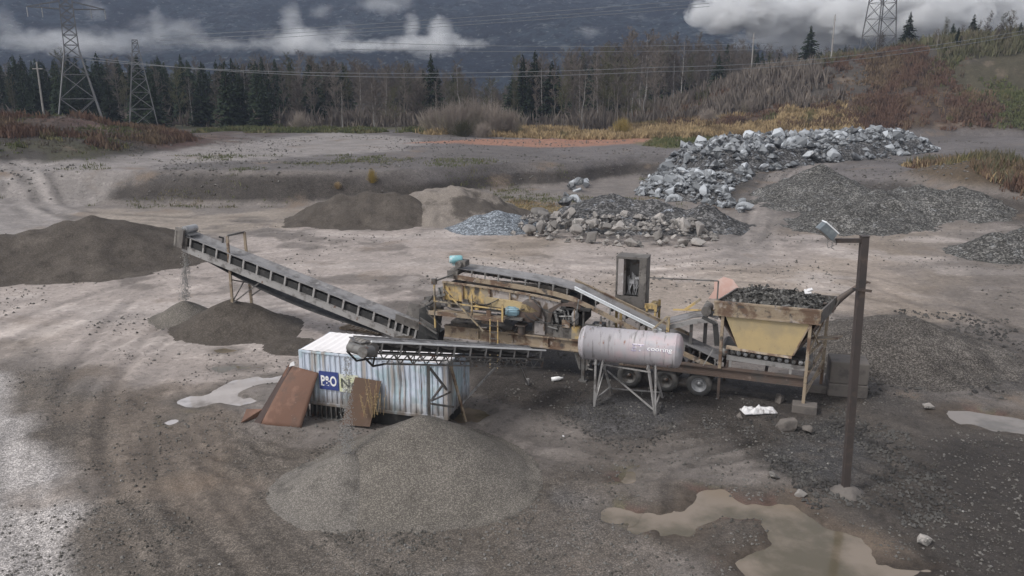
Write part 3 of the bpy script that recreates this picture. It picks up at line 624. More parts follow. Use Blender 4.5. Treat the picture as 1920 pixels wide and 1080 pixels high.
for i, x in enumerate((-2.87, -1.37, -.03)):
    wheel(x, .28, i == 2); wheel(x, 2.1, False)
MB().tube((-2.87, .3, .49), (-2.87, 2.1, .49), .07).tube((-1.37, .3, .49), (-1.37, 2.1, .49), .07).tube((-.03, .3, .49), (-.03, 2.1, .49), .07).build('axle', ST, MACH)
# landing leg with gussets
for y0 in (.12, 2.28):
    MB().box(-4.9, -4.76, y0-.06, y0+.06, .05, 1.32).box(-5.0, -4.66, y0-.15, y0+.15, 0, .05).hexa([(-5.25,y0-.03,1.3),(-5.0,y0-.03,.5),(-4.95,y0-.03,.5),(-4.95,y0-.03,1.3),(-5.25,y0+.03,1.3),(-5.0,y0+.03,.5),(-4.95,y0+.03,.5),(-4.95,y0+.03,1.3)]).hexa([(-4.72,y0-.03,1.3),(-4.72,y0-.03,.5),(-4.67,y0-.03,.5),(-4.40,y0-.03,1.3),(-4.72,y0+.03,1.3),(-4.72,y0+.03,.5),(-4.67,y0+.03,.5),(-4.40,y0+.03,1.3)]).build('landing_leg', ST, MACH)
for x, y0 in ((.74, .08), (.74, 2.3)): MB().box(x-.05, x+.05, y0-.05, y0+.05, -.05, .95).build('support_leg', M['brownbeam'], MACH)
# ---------------- feed hopper
hp = empty('hopper', (0, 0, 0)); hp.parent = MACH
MB().slab([(.42,-.03,3.50),(4.27,-.03,3.50),(4.27,-.08,4.02),(.42,-.08,4.02)], .05).box(.40, 4.30, -.12, .0, 3.47, 3.53).box(.40, 4.30, -.14, .0, 3.98, 4.05).build('rim', M['rustbeam'], hp)
MB().box(.42, 4.27, 2.42, 2.47, 3.5, 4.02).box(.40, .46, 0, 2.42, 3.5, 4.02).box(4.22, 4.28, 0, 2.42, 3.5, 4.02).build('rim', GR, hp)
MB().slab([(.84,.02,3.47),(3.90,.02,3.47),(3.36,.10,2.13),(1.40,.10,2.13)], -.05).build('front_plate', M['cream'], hp)
MB().slab([(.5,.02,3.5),(1.38,.12,2.1),(1.5,1.8,2.1),(.5,2.4,3.5)], .05).slab([(4.22,.02,3.5),(4.22,2.4,3.5),(3.38,1.8,2.1),(3.38,.12,2.1)], .05).slab([(.5,2.4,3.5),(1.5,1.8,2.1),(3.35,1.8,2.1),(4.22,2.4,3.5)], .05).build('side_plate', M['brownbeam'], hp)
MB().slab([(.92,.10,2.26),(3.35,.12,2.12),(3.35,.06,2.0),(.92,.04,2.12)], -.04).build('skirt_board', M['rustbeam'], hp)
MB().bar((3.40,.06,2.15), (3.95,-.04,3.5), .10, .05).build('corner_angle', M['rustbeam'], hp)
for x, y0, z0, m_ in ((.74, .0, 1.32, M['rustbeam']), (3.93, -.03, .32, M['rustbeam']), (.74, 2.38, 1.32, M['rustbeam']), (4.0, 2.42, .32, M['rustbeam'])):
    MB().box(x-.055, x+.055, y0-.05, y0+.02, z0, 3.49).box(x-.055, x-.035, y0+.02, y0+.08, z0, 3.49).build('post', m_, hp)
b = MB().bar((3.93,.0,2.25), (4.0,2.4,2.25), .08).bar((3.93,.0,1.38), (4.0,2.4,1.95), .08, .14).bar((3.93,.0,.62), (4.0,2.4,1.30), .07, .10).bar((3.93,.0,2.3), (4.0,2.4,3.35), .06).bar((3.93,0,3.35), (4.0,1.3,2.3), .05).bar((4.0,2.4,.9), (3.93,0,.9), .06)
b.build('end_brace', M['rustbeam'], hp)
MB().slab([(3.6,1.0,2.5),(4.7,1.2,2.62),(4.75,1.75,2.6),(3.65,1.55,2.48)], .04).build('bent_plate', M['rustbeam'], hp)
b = MB(); pts = [(4.2,2.3,3.7), (4.45,2.35,4.0), (4.75,2.4,4.28), (5.05,2.4,4.56), (5.30,2.42,4.70)]
for p, q, r0, r1 in zip(pts[:-1], pts[1:], (.15, .13, .10, .085), (.13, .10, .085, .06)): b.tube(p, q, r0, r1, 8)
b.bar((5.28,2.42,4.70), (5.42,2.42,4.66), .06).bar((4.2,2.2,3.75), (4.1,1.2,4.0), .12, .06).bar((4.4,2.3,3.95), (4.35,1.5,3.6), .05)
b.build('jib_arm', M['brownbeam'], hp)
for o_ in hp.children:
    o_.data.transform(Matrix(((1, .23, 0, 0), (0, 1, 0, 0), (0, 0, 1, 0), (0, 0, 0, 1))))
# ---------------- feeder below the hopper
fd = empty('feeder', (0, 0, 0)); fd.parent = MACH
MB().hexa([(.95,.22,1.62),(3.92,.22,1.52),(3.92,.30,1.52),(.95,.30,1.62),(.95,.22,1.82),(3.92,.22,1.70),(3.92,.30,1.70),(.95,.30,1.82)]).hexa([(.95,1.95,1.62),(3.92,1.95,1.52),(3.92,2.03,1.52),(.95,2.03,1.62),(.95,1.95,1.82),(3.92,1.95,1.70),(3.92,2.03,1.70),(.95,2.03,1.82)]).box(1.05,1.15,.24,.32,1.32,1.65).box(3.3,3.4,.24,.32,1.32,1.55).box(1.05,1.15,1.93,2.0,1.32,1.65).box(3.3,3.4,1.93,2.0,1.32,1.55).build('rail', SL, fd)
for i in range(11):
    t = i/10; x = 1.15+2.55*t; z = 1.94-.13*t
    MB().lathe((x, .20, z), (0, 1, 0), [(0, .0), (.0, .05), (.01, .085), (.10, .09), (1.8, .09), (1.81, .0)], 14).build('roller', M['bolt'] if i % 3 else ST, fd)
MB().hexa([(.80,.34,2.04),(3.9,.34,1.90),(3.9,1.9,1.90),(.80,1.9,2.04),(.80,.34,2.08),(3.9,.34,1.94),(3.9,1.9,1.94),(.80,1.9,2.08)]).build('belt', M['rubber'], fd)
MB().lathe((3.95, .3, 1.72), (0, 1, 0), [(0, .0), (0, .19), (1.7, .19), (1.7, 0)], 18).build('pulley', ST, fd)
MB().lathe((.85,.3,1.85), (0,1,0), [(0,.0),(0,.19),(1.7,.19),(1.7,0)], 18).build('pulley', ST, fd)
# ---------------- main feed conveyor: tail under the feeder, over the top of the screen
fc = empty('feed_conveyor', (0, 0, 0)); fc.parent = MACH
NP = [(.75, 1.42), (-1.8, 2.36), (-5.35, 3.80), (-6.3, 3.98), (-7.5, 4.10), (-9.2, 4.22), (-10.9, 4.32)]
for yy in (.45, 1.80):
    b = MB()
    for (xa, za), (xb, zb) in zip(NP[:-1], NP[1:]): b.hexa([(xa,yy,za-.48),(xb,yy,zb-.48),(xb,yy+.07,zb-.48),(xa,yy+.07,za-.48),(xa,yy,za-.28),(xb,yy,zb-.28),(xb,yy+.07,zb-.28),(xa,yy+.07,za-.28)])
    b.build('stringer', M['rustbeam'] if yy < 1 else ST, fc)
b = MB()
for (xa, za), (xb, zb) in zip(NP[:-1], NP[1:]):
    for (ya, dz), (yb, dz2) in (((.62, .0), (.85, -.10)), ((.85, -.10), (1.45, -.10)), ((1.45, -.10), (1.70, .0))):
        b.hexa([(xa,ya,za+dz-.03),(xb,ya,zb+dz-.03),(xb,yb,zb+dz2-.03),(xa,yb,za+dz2-.03),(xa,ya,za+dz),(xb,ya,zb+dz),(xb,yb,zb+dz2),(xa,yb,za+dz2)])
b.build('belt', M['beltdust'], fc)
for yy, x0, x1 in ((.60, -1.7, -5.4), (1.72, -.6, -5.7)):
    z0 = np.interp(x0, [-5.35, -1.8, .75], [3.80, 2.36, 1.42]); z1 = np.interp(x1, [-6.3, -5.35, -1.8], [3.98, 3.80, 2.36])
    MB().hexa([(x0,yy-.02,z0+.0),(x1,yy-.02,z1+.0),(x1,yy+.02,z1+.0),(x0,yy+.02,z0+.0),(x0,yy-.02,z0+.13),(x1,yy-.02,z1+.13),(x1,yy+.02,z1+.13),(x0,yy+.02,z0+.13)]).bar((x0,yy-.03,z0+.14), (x1,yy-.03,z1+.14), .09, .03).build('skirt_board', M['lamptop'] if yy < 1 else M['rustbeam'], fc)
xk = .5
while xk > -10.6:
    zk = float(np.interp(-xk, [-p[0] for p in NP], [p[1] for p in NP]))
    MB().bar((xk,.48,zk-.28), (xk,.55,zk+.0), .05).bar((xk,1.83,zk-.28), (xk,1.78,zk+.0), .05).tube((xk,.55,zk-.06), (xk,.86,zk-.19), .055, n=8).tube((xk,.86,zk-.19), (xk,1.46,zk-.19), .055, n=8).tube((xk,1.46,zk-.19), (xk,1.78,zk-.06), .055, n=8).build('idler', ST, fc)
    xk -= .62
MB().lathe((-10.95,.6,4.12), (0,1,0), [(0,0),(0,.2),(1.1,.2),(1.1,0)], 18).box(-11.2,-10.7,.45,.55,3.85,4.2).box(-11.2,-10.7,1.75,1.85,3.85,4.2).build('head_pulley', GR, fc)
m0 = MB().lathe((-11.0,.95,4.62), (.9,.44,0), [(-.28,0),(-.28,.13),(-.25,.17),(-.05,.185),(.22,.185),(.30,.15),(.31,.0)], 20).box(-11.15,-10.85,.9,1.25,4.34,4.46)
m0.build('head_motor', M['teal'], fc)
MB().box(-10.78,-10.45,.7,1.2,4.36,4.62).tube((-10.7,.7,4.5), (-10.7,.5,4.5), .14, n=12).build('gearbox', GR, fc)
# ---------------- screen box
sb = empty('screen_box', (0, 0, 0)); sb.parent = MACH
MB().prism([(-11.25,3.75),(-9.05,3.66),(-9.05,2.92),(-11.25,2.98)], .12, .18).build('side_panel', Y_, sb)
MB().prism([(-9.04,3.66),(-7.0,3.52),(-5.85,3.36),(-5.85,2.98),(-7.2,2.98),(-8.0,3.1),(-9.04,3.22)], .12, .18).build('side_panel', M['peel'], sb)
MB().box(-11.25,-5.9,2.2,2.26,2.9,3.5).box(-11.25,-11.2,.18,2.2,2.9,3.6).box(-5.93,-5.87,.18,2.2,3.0,3.34).build('back_panel', GR, sb)
b = MB()
for x in (-11.2, -10.3, -9.05, -8.1, -7.2): b.box(x-.03, x+.03, .04, .12, 2.95, np.interp(x, [-11.25,-9.05,-7,-5.85], [3.75,3.66,3.52,3.36])+.02)
b.bar((-11.25,.08,3.78), (-9.05,.08,3.69), .12, .07).bar((-9.05,.08,3.69), (-7.0,.08,3.55), .12, .07).bar((-7.0,.08,3.55), (-5.85,.08,3.39), .12, .07)
b.build('stiffener', M['rustbeam'], sb)
MB().prism([(-9.15,3.30),(-8.6,3.26),(-7.9,3.24),(-7.3,3.16),(-6.75,2.92),(-7.2,2.80),(-7.65,2.88),(-7.85,2.6),(-8.25,2.55),(-8.25,2.92),(-9.15,2.92)], -.10, .10).build('discharge_chute', M['cream'], sb)
MB().prism([(-11.3,2.95),(-9.3,2.9),(-9.3,2.62),(-8.3,2.62),(-8.3,2.9),(-7.2,2.85),(-7.2,2.55),(-11.3,2.55)], .4, 2.1).build('lower_deck', GR, sb)
for x in (-11.0, -9.7): MB().tube((x,.3,2.62), (x,.3,2.95), .13, n=14).build('spring', M['yellow'], sb)
# ---------------- walkway at the side of the screen
wk = empty('walkway', (0, 0, 0)); wk.parent = MACH
MB().box(-11.65,-8.15,-.55,.05,2.47,2.52).box(-11.65,-8.15,-.58,-.53,2.42,2.60).build('floor_plate', M['rustbeam'], wk)
for x, z0, z1 in ((-11.35, 1.85, 3.95), (-9.6, 2.5, 3.5), (-8.2, 2.45, 3.2)): MB().bar((x,-.55,z0), (x,-.55,z1), .07).build('post', Y_, wk)
MB().bar((-11.35,-.55,3.05), (-8.2,-.55,2.97), .05).build('handrail', Y_, wk)
MB().bar((-10.9,-.6,3.65), (-9.05,-.6,1.95), .06).build('brace', Y_, wk); MB().bar((-8.95,-.3,2.45), (-8.35,-.2,1.9), .05).build('brace', ST, wk)
MB().bar((-11.3,-.5,3.95), (-10.9,.4,4.05), .06).box(-11.45,-11.25,-.62,-.48,3.8,4.05).build('pull_cord_bracket', ST, wk)
# ---------------- drive motor, belt guard and jaw
mt = empty('drive_motor', (0, 0, 0)); mt.parent = MACH
MB().lathe((-7.92,-.1,2.82), (.93,.36,0), [(-.30,0),(-.30,.14),(-.26,.19),(.10,.20),(.28,.18),(.30,.05)], 20).build('body', M['bluemotor'], mt)
b = MB()
for i in range(14): a = 2*PI*i/14; c, s_ = math.cos(a)*.2, math.sin(a)*.2; dx = Vector((.93,.36,0)); px_ = Vector((-.36,.93,0)); p0 = Vector((-7.92,-.1,2.82))+px_*c+Vector((0,0,s_)); b.bar(p0-dx*.2, p0+dx*.2, .02, .03)
b.build('cooling_fins', M['bluemotor'], mt)
MB().box(-8.2,-7.4,-.35,.3,2.50,2.58).box(-8.0,-7.8,-.2,.05,2.58,2.66).build('mount', ST, mt)
MB().box(-8.3,-8.1,-.15,.15,2.6,2.9).build('junction_box', M['black'], mt)
MB().lathe((-7.15,.0,2.88), (0,1,0), [(-.10,0),(-.10,.42),(-.06,.50),(.1,.50),(.1,0)], 28).prism([(-7.9,2.62),(-7.15,2.38),(-7.15,3.38),(-7.9,3.02)], -.08, .08).build('belt_guard', M['brownbeam'], MACH)
jw = empty('jaw_crusher', (0, 0, 0)); jw.parent = MACH
MB().prism([(-7.1,1.83),(-6.2,1.83),(-6.2,2.5),(-6.35,3.0),(-6.6,3.25),(-6.95,3.3),(-7.1,3.1)], .15, 2.1).build('frame', GR, jw)
MB().prism([(-6.98,1.83),(-6.52,1.83),(-6.55,2.6),(-6.7,2.95),(-6.98,2.9)], .05, .15).build('side_cheek', M['peel'], jw)
MB().prism([(-6.35,3.02),(-5.9,3.3),(-5.3,3.34),(-5.0,3.1),(-5.0,3.02),(-5.35,3.2),(-5.9,3.18),(-6.2,2.9),(-6.3,2.4),(-6.45,2.4)], .1, 2.0).build('hood', M['brownbeam'], jw)
b = MB().tube((-7.55,.02,1.83), (-7.55,.02,2.22), .17, n=16).box(-7.78,-7.32,-.2,.25,2.2,2.26); b.build('drum', M['brownbeam'], jw)
# ---------------- diesel engine
en = empty('engine', (0, 0, 0)); en.parent = MACH
MB().box(-6.2,-5.0,.3,1.9,2.35,2.85).box(-6.05,-5.3,.5,1.6,2.85,3.05).build('block', M['black'], en)
b = MB().tube((-6.15,.2,2.95), (-6.0,.2,2.45), .08, n=8).tube((-6.1,.22,3.1), (-5.8,.22,2.95), .11, n=10).bar((-5.75,.2,3.0), (-5.6,.2,2.5), .07).path([(-5.9,.2,3.1),(-5.7,.2,3.15),(-5.55,.22,2.95),(-5.5,.22,2.6)], .04)
for i in range(5): b.tube((-5.75+.1*i,.24,2.42), (-5.75+.1*i,.24,2.72), .028, n=6)
b.build('exhaust_pipe', M['alloy'], en)
MB().lathe((-5.22,.12,2.42), (0,0,1), [(0,.0),(0,.10),(.06,.15),(.5,.155),(.56,.11),(.62,.10),(.63,0)], 18).build('air_cleaner', M['steellight'], en)
MB().box(-6.15,-5.35,.05,.9,1.84,2.33).build('fuel_tank', GR, en)
MB().box(-5.34,-5.0,.02,.9,1.84,2.36).build('side_door', Y_, en)
MB().box(-5.9,-4.6,.1,2.1,3.06,3.12).prism([(-5.95,3.3),(-4.9,3.02),(-4.8,3.06),(-5.9,3.42)], .2, 2.0).build('roof_plate', M['black'], en)
b = MB()
for x in (-4.9, -4.15, -3.8): b.bar((x,.25,1.83), (x,.25,min(3.05, 3.36-.405*(x+5.35)-.0)), .07)
b.bar((-4.5,.3,1.83), (-4.15,.3,2.7), .06).bar((-4.9,.25,2.45), (-4.15,.25,2.45), .05).box(-4.7,-4.2,.6,1.4,1.83,2.3)
b.build('frame_post', ST, en)
# ---------------- discharge end with rubber curtain
MB().slab([(-12.5,.3,2.62),(-11.4,.35,2.5),(-11.4,1.9,2.5),(-12.5,1.8,2.62)], .05).tube((-11.9,-.1,2.62), (-11.55,.3,2.62), .24, n=16).build('discharge_cover', M['grime'], MACH)
MB().slab([(-12.15,.1,2.55),(-11.3,.05,2.3),(-11.5,.0,1.1),(-12.1,.05,1.25)], .06).slab([(-12.5,.2,2.4),(-12.15,.1,2.55),(-12.1,.05,1.25),(-12.55,.2,1.35)], .06).build('rubber_curtain', M['black'], MACH)
MB().slab([(-12.6,.9,2.75),(-11.7,1.0,2.95),(-11.7,1.05,2.2),(-12.6,.95,2.0)], .05).slab([(-12.3,-.15,2.1),(-11.5,-.2,1.75),(-11.5,-.15,1.55),(-12.3,-.1,1.9)], .04).bar((-12.4,-.1,1.9),(-11.4,-.3,1.5),.07).bar((-11.9,-.2,2.4),(-11.2,-.25,1.9),.08).bar((-11.6,-.25,2.9),(-11.3,-.2,2.2),.06).build('chute_plate', ST, MACH)
MB().tube((-11.35,.1,3.35),(-11.35,.5,3.35),.16,n=14).bar((-11.5,.0,3.1),(-11.1,.0,3.25),.1).bar((-11.45,.05,3.5),(-11.3,.05,2.9),.06).build('bearing', M['alloy'], MACH)
MB().path([(-11.75,-.3,2.95),(-11.55,-.3,3.2),(-11.45,-.3,3.0),(-11.7,-.3,2.8),(-11.9,-.3,2.7),(-11.6,-.3,2.4),(-11.3,-.3,2.0)], .05).build('hose', M['rubber'], MACH)
# ---------------- ladder, cables, pipes and spilled fines
ld2 = empty('ladder', (0, 0, 0)); ld2.parent = MACH
for x in (-8.75, -8.40): MB().bar((x,-.62,.35), (x,-.58,2.5), .045).build('rail', Y_, ld2)
for i in range(7): MB().bar((-8.75,-.61,.55+.28*i), (-8.40,-.61,.55+.28*i), .03).build('rung', ST, ld2)
rs_ = random.Random(31)
for i in range(9):
    x0 = rs_.uniform(-11, -5.5); z0 = rs_.uniform(2.6, 3.5); x1 = x0+rs_.uniform(.5, 1.9); z1 = z0+rs_.uniform(-.5, .2); xm = (x0+x1)/2; zm = min(z0, z1)-rs_.uniform(.1, .35)
    q = [((1-t)**2*x0+2*t*(1-t)*xm+t*t*x1, -.12-.1*math.sin(PI*t), (1-t)**2*z0+2*t*(1-t)*zm+t*t*z1) for t in [k/8 for k in range(9)]]; MB().path(q, .022, 5).build('hose', M['rubber'], MACH)
for i in range(16):
    x0 = rs_.uniform(-11.1, -5.1); z0 = rs_.uniform(1.95, 3.1); y0 = rs_.uniform(-.1, .2); k = rs_.random(); m_ = rs_.choice([ST, GR, M['rustbeam'], M['black'], M['alloy']])
    if k < .4: MB().bar((x0,y0,z0), (x0+rs_.uniform(-.1,.1),y0,z0+rs_.uniform(.3,.8)), .05).build('bracket', m_, MACH)
    elif k < .7: MB().tube((x0,y0,z0), (x0+rs_.uniform(.4,1.1),y0,z0+rs_.uniform(-.1,.1)), .035, n=8).build('pipe', m_, MACH)
    else: MB().box(x0,x0+rs_.uniform(.18,.4),y0-.08,y0,z0,z0+rs_.uniform(.15,.35)).build('cover_plate', m_, MACH)
b = MB()
for x in [-11.1+.34*i for i in range(16)]: b.box(x,x+.04,.085,.125,float(np.interp(x,[-11.25,-9.05,-7,-5.85],[3.68,3.60,3.46,3.30])),float(np.interp(x,[-11.25,-9.05,-7,-5.85],[3.72,3.64,3.50,3.34])))
b.build('bolt_row', GR, sb)
for x0, x1 in ((-11.0, -9.6), (-9.2, -8.3), (-7.9, -5.2)):
    b = MB(); n = 14; vv = []
    for i in range(n+1): x = x0+(x1-x0)*i/n; h = .05+.10*math.sin(PI*i/n)*rs_.uniform(.5, 1.2); vv += [(x,.02,1.825),(x,.14,1.825+h),(x,.26,1.825)]
    b.add(vv, [(3*i+j, 3*i+3+j, 3*i+4+j, 3*i+1+j) for i in range(n) for j in (0, 1)]); b.build('spilled_fines', M['sand'], MACH)
# ---------------- control cabinet on its deck
cb = empty('control_cabinet', (0, 0, 0)); cb.parent = MACH
T = .035; X0, X1, Y0, Y1, Z0, Z1 = -4.02, -2.72, 2.15, 2.95, 2.85, 5.02
b = MB().box(X0, X0+T, Y0, Y1, Z0, Z1).box(X1-T, X1, Y0, Y1, Z0, Z1).box(X0, X1, Y1, Y1+T, Z0, Z1).box(X0-.02, X1+.02, Y0-.02, Y1+.04, Z1, Z1+.03).box(X0, X1, Y0, Y1, Z0-.03, Z0)
b.box(X0, X0+.07, Y0-.03, Y0, Z0, Z1).box(X1-.30, X1, Y0-.03, Y0, Z0, Z1).box(X0+.07, X1-.30, Y0-.03, Y0, Z0, Z0+.50).box(X0+.07, X1-.30, Y0-.03, Y0, Z1-.06, Z1)
b.build('housing', GR, cb)
MB().hexa([(X0+.30,Y0-.02,Z0+.5),(X0+.36,Y0+.25,Z0+.5),(X0+.38,Y0+.25,Z0+.5),(X0+.32,Y0-.02,Z0+.5),(X0+.30,Y0-.02,Z1-.07),(X0+.36,Y0+.25,Z1-.07),(X0+.38,Y0+.25,Z1-.07),(X0+.32,Y0-.02,Z1-.07)]).box(X0+.09,X0+.33,Y0-.045,Y0-.015,Z0+.52,Z1-.07).build('door', M['peel'], cb)
MB().box(X0+.45, X1-.4, Y1-.12, Y1-.02, Z0+.6, Z1-.2).build('switch_panel', M['steel'], cb)
b = MB(); rs_ = random.Random(4)
for i in range(12):
    x = X0+.45+.06*i; b.path([(x, Y0+.35, Z0+1.2+.3*rs_.random()), (x+.05, Y0+.2, Z0+1.0), (x+.1-.2*rs_.random(), Y0+.18, Z0+.75), (x, Y0+.22, Z0+.5)], .016, 5)
b.box(X0+.55, X0+.75, Y0+.2, Y0+.35, Z0+1.0, Z0+1.15).box(X0+.8, X0+.95, Y0+.2, Y0+.3, Z0+1.2, Z0+1.3)
b.build('wiring', M['bolt'], cb)
MB().box(X0-.05, X1+.55, 2.0, 3.0, 2.74, 2.81).build('deck', GR, cb)
for x, y0 in ((X1+.12, 2.05), (X1+.48, 2.05), (X0+.1, 2.05), (X0+.1, 2.95), (X1+.48, 2.95)): MB().box(x-.05, x+.05, y0-.05, y0+.05, 1.32, 3.1 if x > X1 else 2.74).build('deck_post', Y_, cb)
MB().box(X1+.02, X1+.5, 2.0, 2.06, 2.9, 3.12).box(X1+.2,X1+.42,2.3,2.9,2.81,3.05).build('side_box', Y_, cb)
b = MB().bar((X1+.1,2.3,3.05), (X1+.1,2.3,4.18), .05).bar((X1+.05,2.3,4.18), (.25,2.3,4.28), .05).bar((.25,2.3,4.28), (.25,2.3,3.5), .06)
b.build('handrail', ST, cb)
# ---------------- return conveyor between the hopper and the main belt, with its yellow stand
rc = empty('transfer_conveyor', (0, 0, 0)); rc.parent = MACH
b = MB()
TP = [(-1.55, 2.62), (-.5, 3.0), (.1, 3.12), (.45, 3.02)]
for (xa, za), (xb, zb) in zip(TP[:-1], TP[1:]): b.hexa([(xa,.9,za),(xb,.9,zb),(xb,1.9,zb),(xa,1.9,za),(xa,.9,za+.05),(xb,.9,zb+.05),(xb,1.9,zb+.05),(xa,1.9,za+.05)])
b.build('belt', M['beltdust'], rc)
for yy in (.75, 1.95):
    b = MB()
    for (xa, za), (xb, zb) in zip(TP[:-1], TP[1:]): b.hexa([(xa,yy,za-.22),(xb,yy,zb-.22),(xb,yy+.07,zb-.22),(xa,yy+.07,za-.22),(xa,yy,za-.02),(xb,yy,zb-.02),(xb,yy+.07,zb-.02),(xa,yy+.07,za-.02)])
    b.build('stringer', SL, rc)
MB().bar((-1.45,.6,2.1), (-1.45,.6,3.05), .12).bar((-1.5,.55,3.05), (-2.05,.5,2.45), .09, .07).build('stand', Y_, rc); MB().bar((-.95,1.7,3.1), (-.35,1.75,3.6), .10).bar((-1.45,1.7,3.05), (.5,1.7,3.2), .06).build('stand', Y_, rc)
MB().tube((.0,.8,3.35), (.0,1.6,3.35), .2, n=16).build('pulley', GR, rc)
MB().bar((.55,.4,2.1), (.42,.4,3.0), .2, .08).bar((.42,.4,3.0), (-.1,.4,3.22), .2, .08).build('curved_guard', M['rubber'], rc); MB().bar((.45,.0,2.1), (.1,.0,1.35), .04).build('prop_rod', SL, rc)
MB().bar((-.6,1.2,1.3), (-.6,1.2,2.8), .12).bar((-.1,1.8,1.3), (-.1,1.8,2.9), .14).build('post', ST, rc)
# load of broken stone in the hopper
rs_ = random.Random(9); b = MB(); nx, ny = 34, 20; vv = []
for j in range(ny):
    for i in range(nx):
        y = .02+2.38*j/(ny-1); x = .48+3.7*i/(nx-1); e = min(1, 5*min(i/(nx-1), 1-i/(nx-1), j/(ny-1), 1-j/(ny-1)))
        vv.append((x, y, 3.84+.42*e*(1-.25*(i/(nx-1)))+rs_.uniform(-.07, .1)*e))
b.add(vv, [(j*nx+i, j*nx+i+1, (j+1)*nx+i+1, (j+1)*nx+i) for j in range(ny-1) for i in range(nx-1)])
for k in range(420):
    x = rs_.uniform(.55, 4.15); y = rs_.uniform(-.0, 2.3); e = min(1, 5*min((x-.48)/3.7, 1-(x-.48)/3.7, (y+.03)/2.4, 1-(y-.02)/2.4)); z = 3.88+.44*max(e, 0)*(1-.25*(x-.48)/3.7); s_ = rs_.uniform(.06, .17)
    a = [Vector((rs_.gauss(0, 1), rs_.gauss(0, 1), rs_.gauss(0, .7))).normalized()*s_*rs_.uniform(.6, 1.1) for _ in range(4)]
    b.add([(x+p.x, y+p.y, z+p.z) for p in a], [(0,1,2),(0,3,1),(1,3,2),(2,3,0)])
ld = b.build('rubble', M['darkgravel']); ld.data.transform(Matrix(((1, .23, 0, 0), (0, 1, 0, 0), (0, 0, 1, 0), (0, 0, 0, 1)))); ld.matrix_world = Matrix.Translation(MACH.location) @ Matrix.Rotation(MACH.rotation_euler.z, 4, 'Z')
tag(ld, 'load of broken stone heaped in the yellow hopper', kind='stuff')
MW = Matrix.Translation(MACH.location) @ Matrix.Rotation(MACH.rotation_euler.z, 4, 'Z')
def mloc(x, y, z): return MW @ Vector((x, y, z))
b = MB().slab([(-.13,-.1,0),(.12,-.12,.02),(.15,.12,.1),(-.1,.14,.12)], .07).slab([(-.02,-.05,.1),(.2,-.02,.16),(.18,.1,.2),(0,.1,.16)], .05)
o = b.build('sack', M['cloth']); o.location = mloc(3.72, 1.5, 4.22); tag(o, 'white rag lying on the stone load in the hopper', 'rag')
# pink sheet leaning behind the hopper
b = MB().prism([(-.75,0),(.42,0),(.52,.45),(.2,.86),(-.18,.95),(-.55,.72),(-.55,.35)], -.02, .02)
o = b.build('plastic_sheet', M['pink']); o.matrix_world = Matrix.Translation(mloc(.55, 3.2, 3.3)) @ Matrix.Rotation(MACH.rotation_euler.z+.12, 4, 'Z') @ Matrix.Rotation(-.18, 4, 'X'); tag(o, 'faded pink sheet standing upright behind the hopper', 'sheet')
# footings and the block behind
def block(pos, dims, rz, label, m=None, bev=.03):
    x, y, z = dims; o = MB().box(-x/2, x/2, -y/2, y/2, 0, z).build('concrete_block', m or M['concrete'], bevel=bev); o.location = pos; o.rotation_euler = (0, 0, rz); return tag(o, label, 'block')
rz_ = MACH.rotation_euler.z
p = mloc(3.98, -.05, 0); block((p.x, p.y, -.05), (.9, .55, .37), rz_, 'low concrete block under the near leg of the hopper')
p = mloc(4.58, 2.4, 0); block((p.x, p.y, -.05), (1.0, .6, .37), rz_, 'dark concrete block under the far leg of the hopper')
p = mloc(5.5, 2.6, 0)
o = MB().box(-.75,.75,-.6,.6,0,.55).box(-.72,.72,-.58,.58,.555,1.45).build('concrete_block', M['concrete'], bevel=.05); o.location = (p.x, p.y, 0); o.rotation_euler = (0, 0, rz_+.1); tag(o, 'large stacked concrete block behind the end of the hopper', 'block')
# ================================================================== CONVEYORS
class Axis:
    """frame along a sloping conveyor: s metres up the belt, w across (positive towards the camera), h square to the belt"""
    def __init__(s, tail, head):
        s.t = Vector(tail); d = Vector(head)-s.t; s.L = d.length; s.d = d.normalized()
        w = Vector((0, 0, 1)).cross(s.d).normalized(); s.w = w if w.y < 0 else -w
        s.h = s.d.cross(s.w); s.h = s.h if s.h.z > 0 else -s.h
    def __call__(s, a, w, h): return s.t+s.d*a+s.w*w+s.h*h
    def box(s, mb, a0, a1, w0, w1, h0, h1):
        return mb.hexa([s(a0,w0,h0), s(a1,w0,h0), s(a1,w1,h0), s(a0,w1,h0), s(a0,w0,h1), s(a1,w0,h1), s(a1,w1,h1), s(a0,w1,h1)])
def sub(name, root):
    e = empty(name); e.parent = root; return e
# ---------------- long stacker
st = empty('conveyor'); tag(st, 'long grey stacker conveyor climbing left from the plant to a head over the yard', 'conveyor')
A = Axis((-3.9, 35.5, 1.12), (-16.85, 41.0, 4.62)); L = A.L
b = MB(); n = 26
for (wa, ha), (wb, hb) in (((-.46, .10), (-.2, 0)), ((-.2, 0), (.2, 0)), ((.2, 0), (.46, .10))):
    for i in range(n): A_ = A; a0, a1 = L*i/n, L*(i+1)/n; b.hexa([A(a0,wa,ha-.03), A(a1,wa,ha-.03), A(a1,wb,hb-.03), A(a0,wb,hb-.03), A(a0,wa,ha), A(a1,wa,ha), A(a1,wb,hb), A(a0,wb,hb)])
A.box(b, 0, L, .44, .49, .06, .10); A.box(b, 0, L, -.49, -.44, .06, .10)
b.build('belt', M['beltdust'], st)
for w in (.42, -.50):
    b = MB(); A.box(b, -.1, L-.2, w, w+.08, -.72, -.44); A.box(b, -.1, L-.2, w+.0, w+.10, -.45, -.42); A.box(b, -.1, L-.2, w+.0, w+.10, -.75, -.72); b.build('stringer', SL if w > 0 else ST, st)
b = MB(); A.box(b, .3, L-.3, -.42, .41, -.50, -.10); b.build('gap_fill', M['black'], st)  # black box filling the gap between belt and stringers
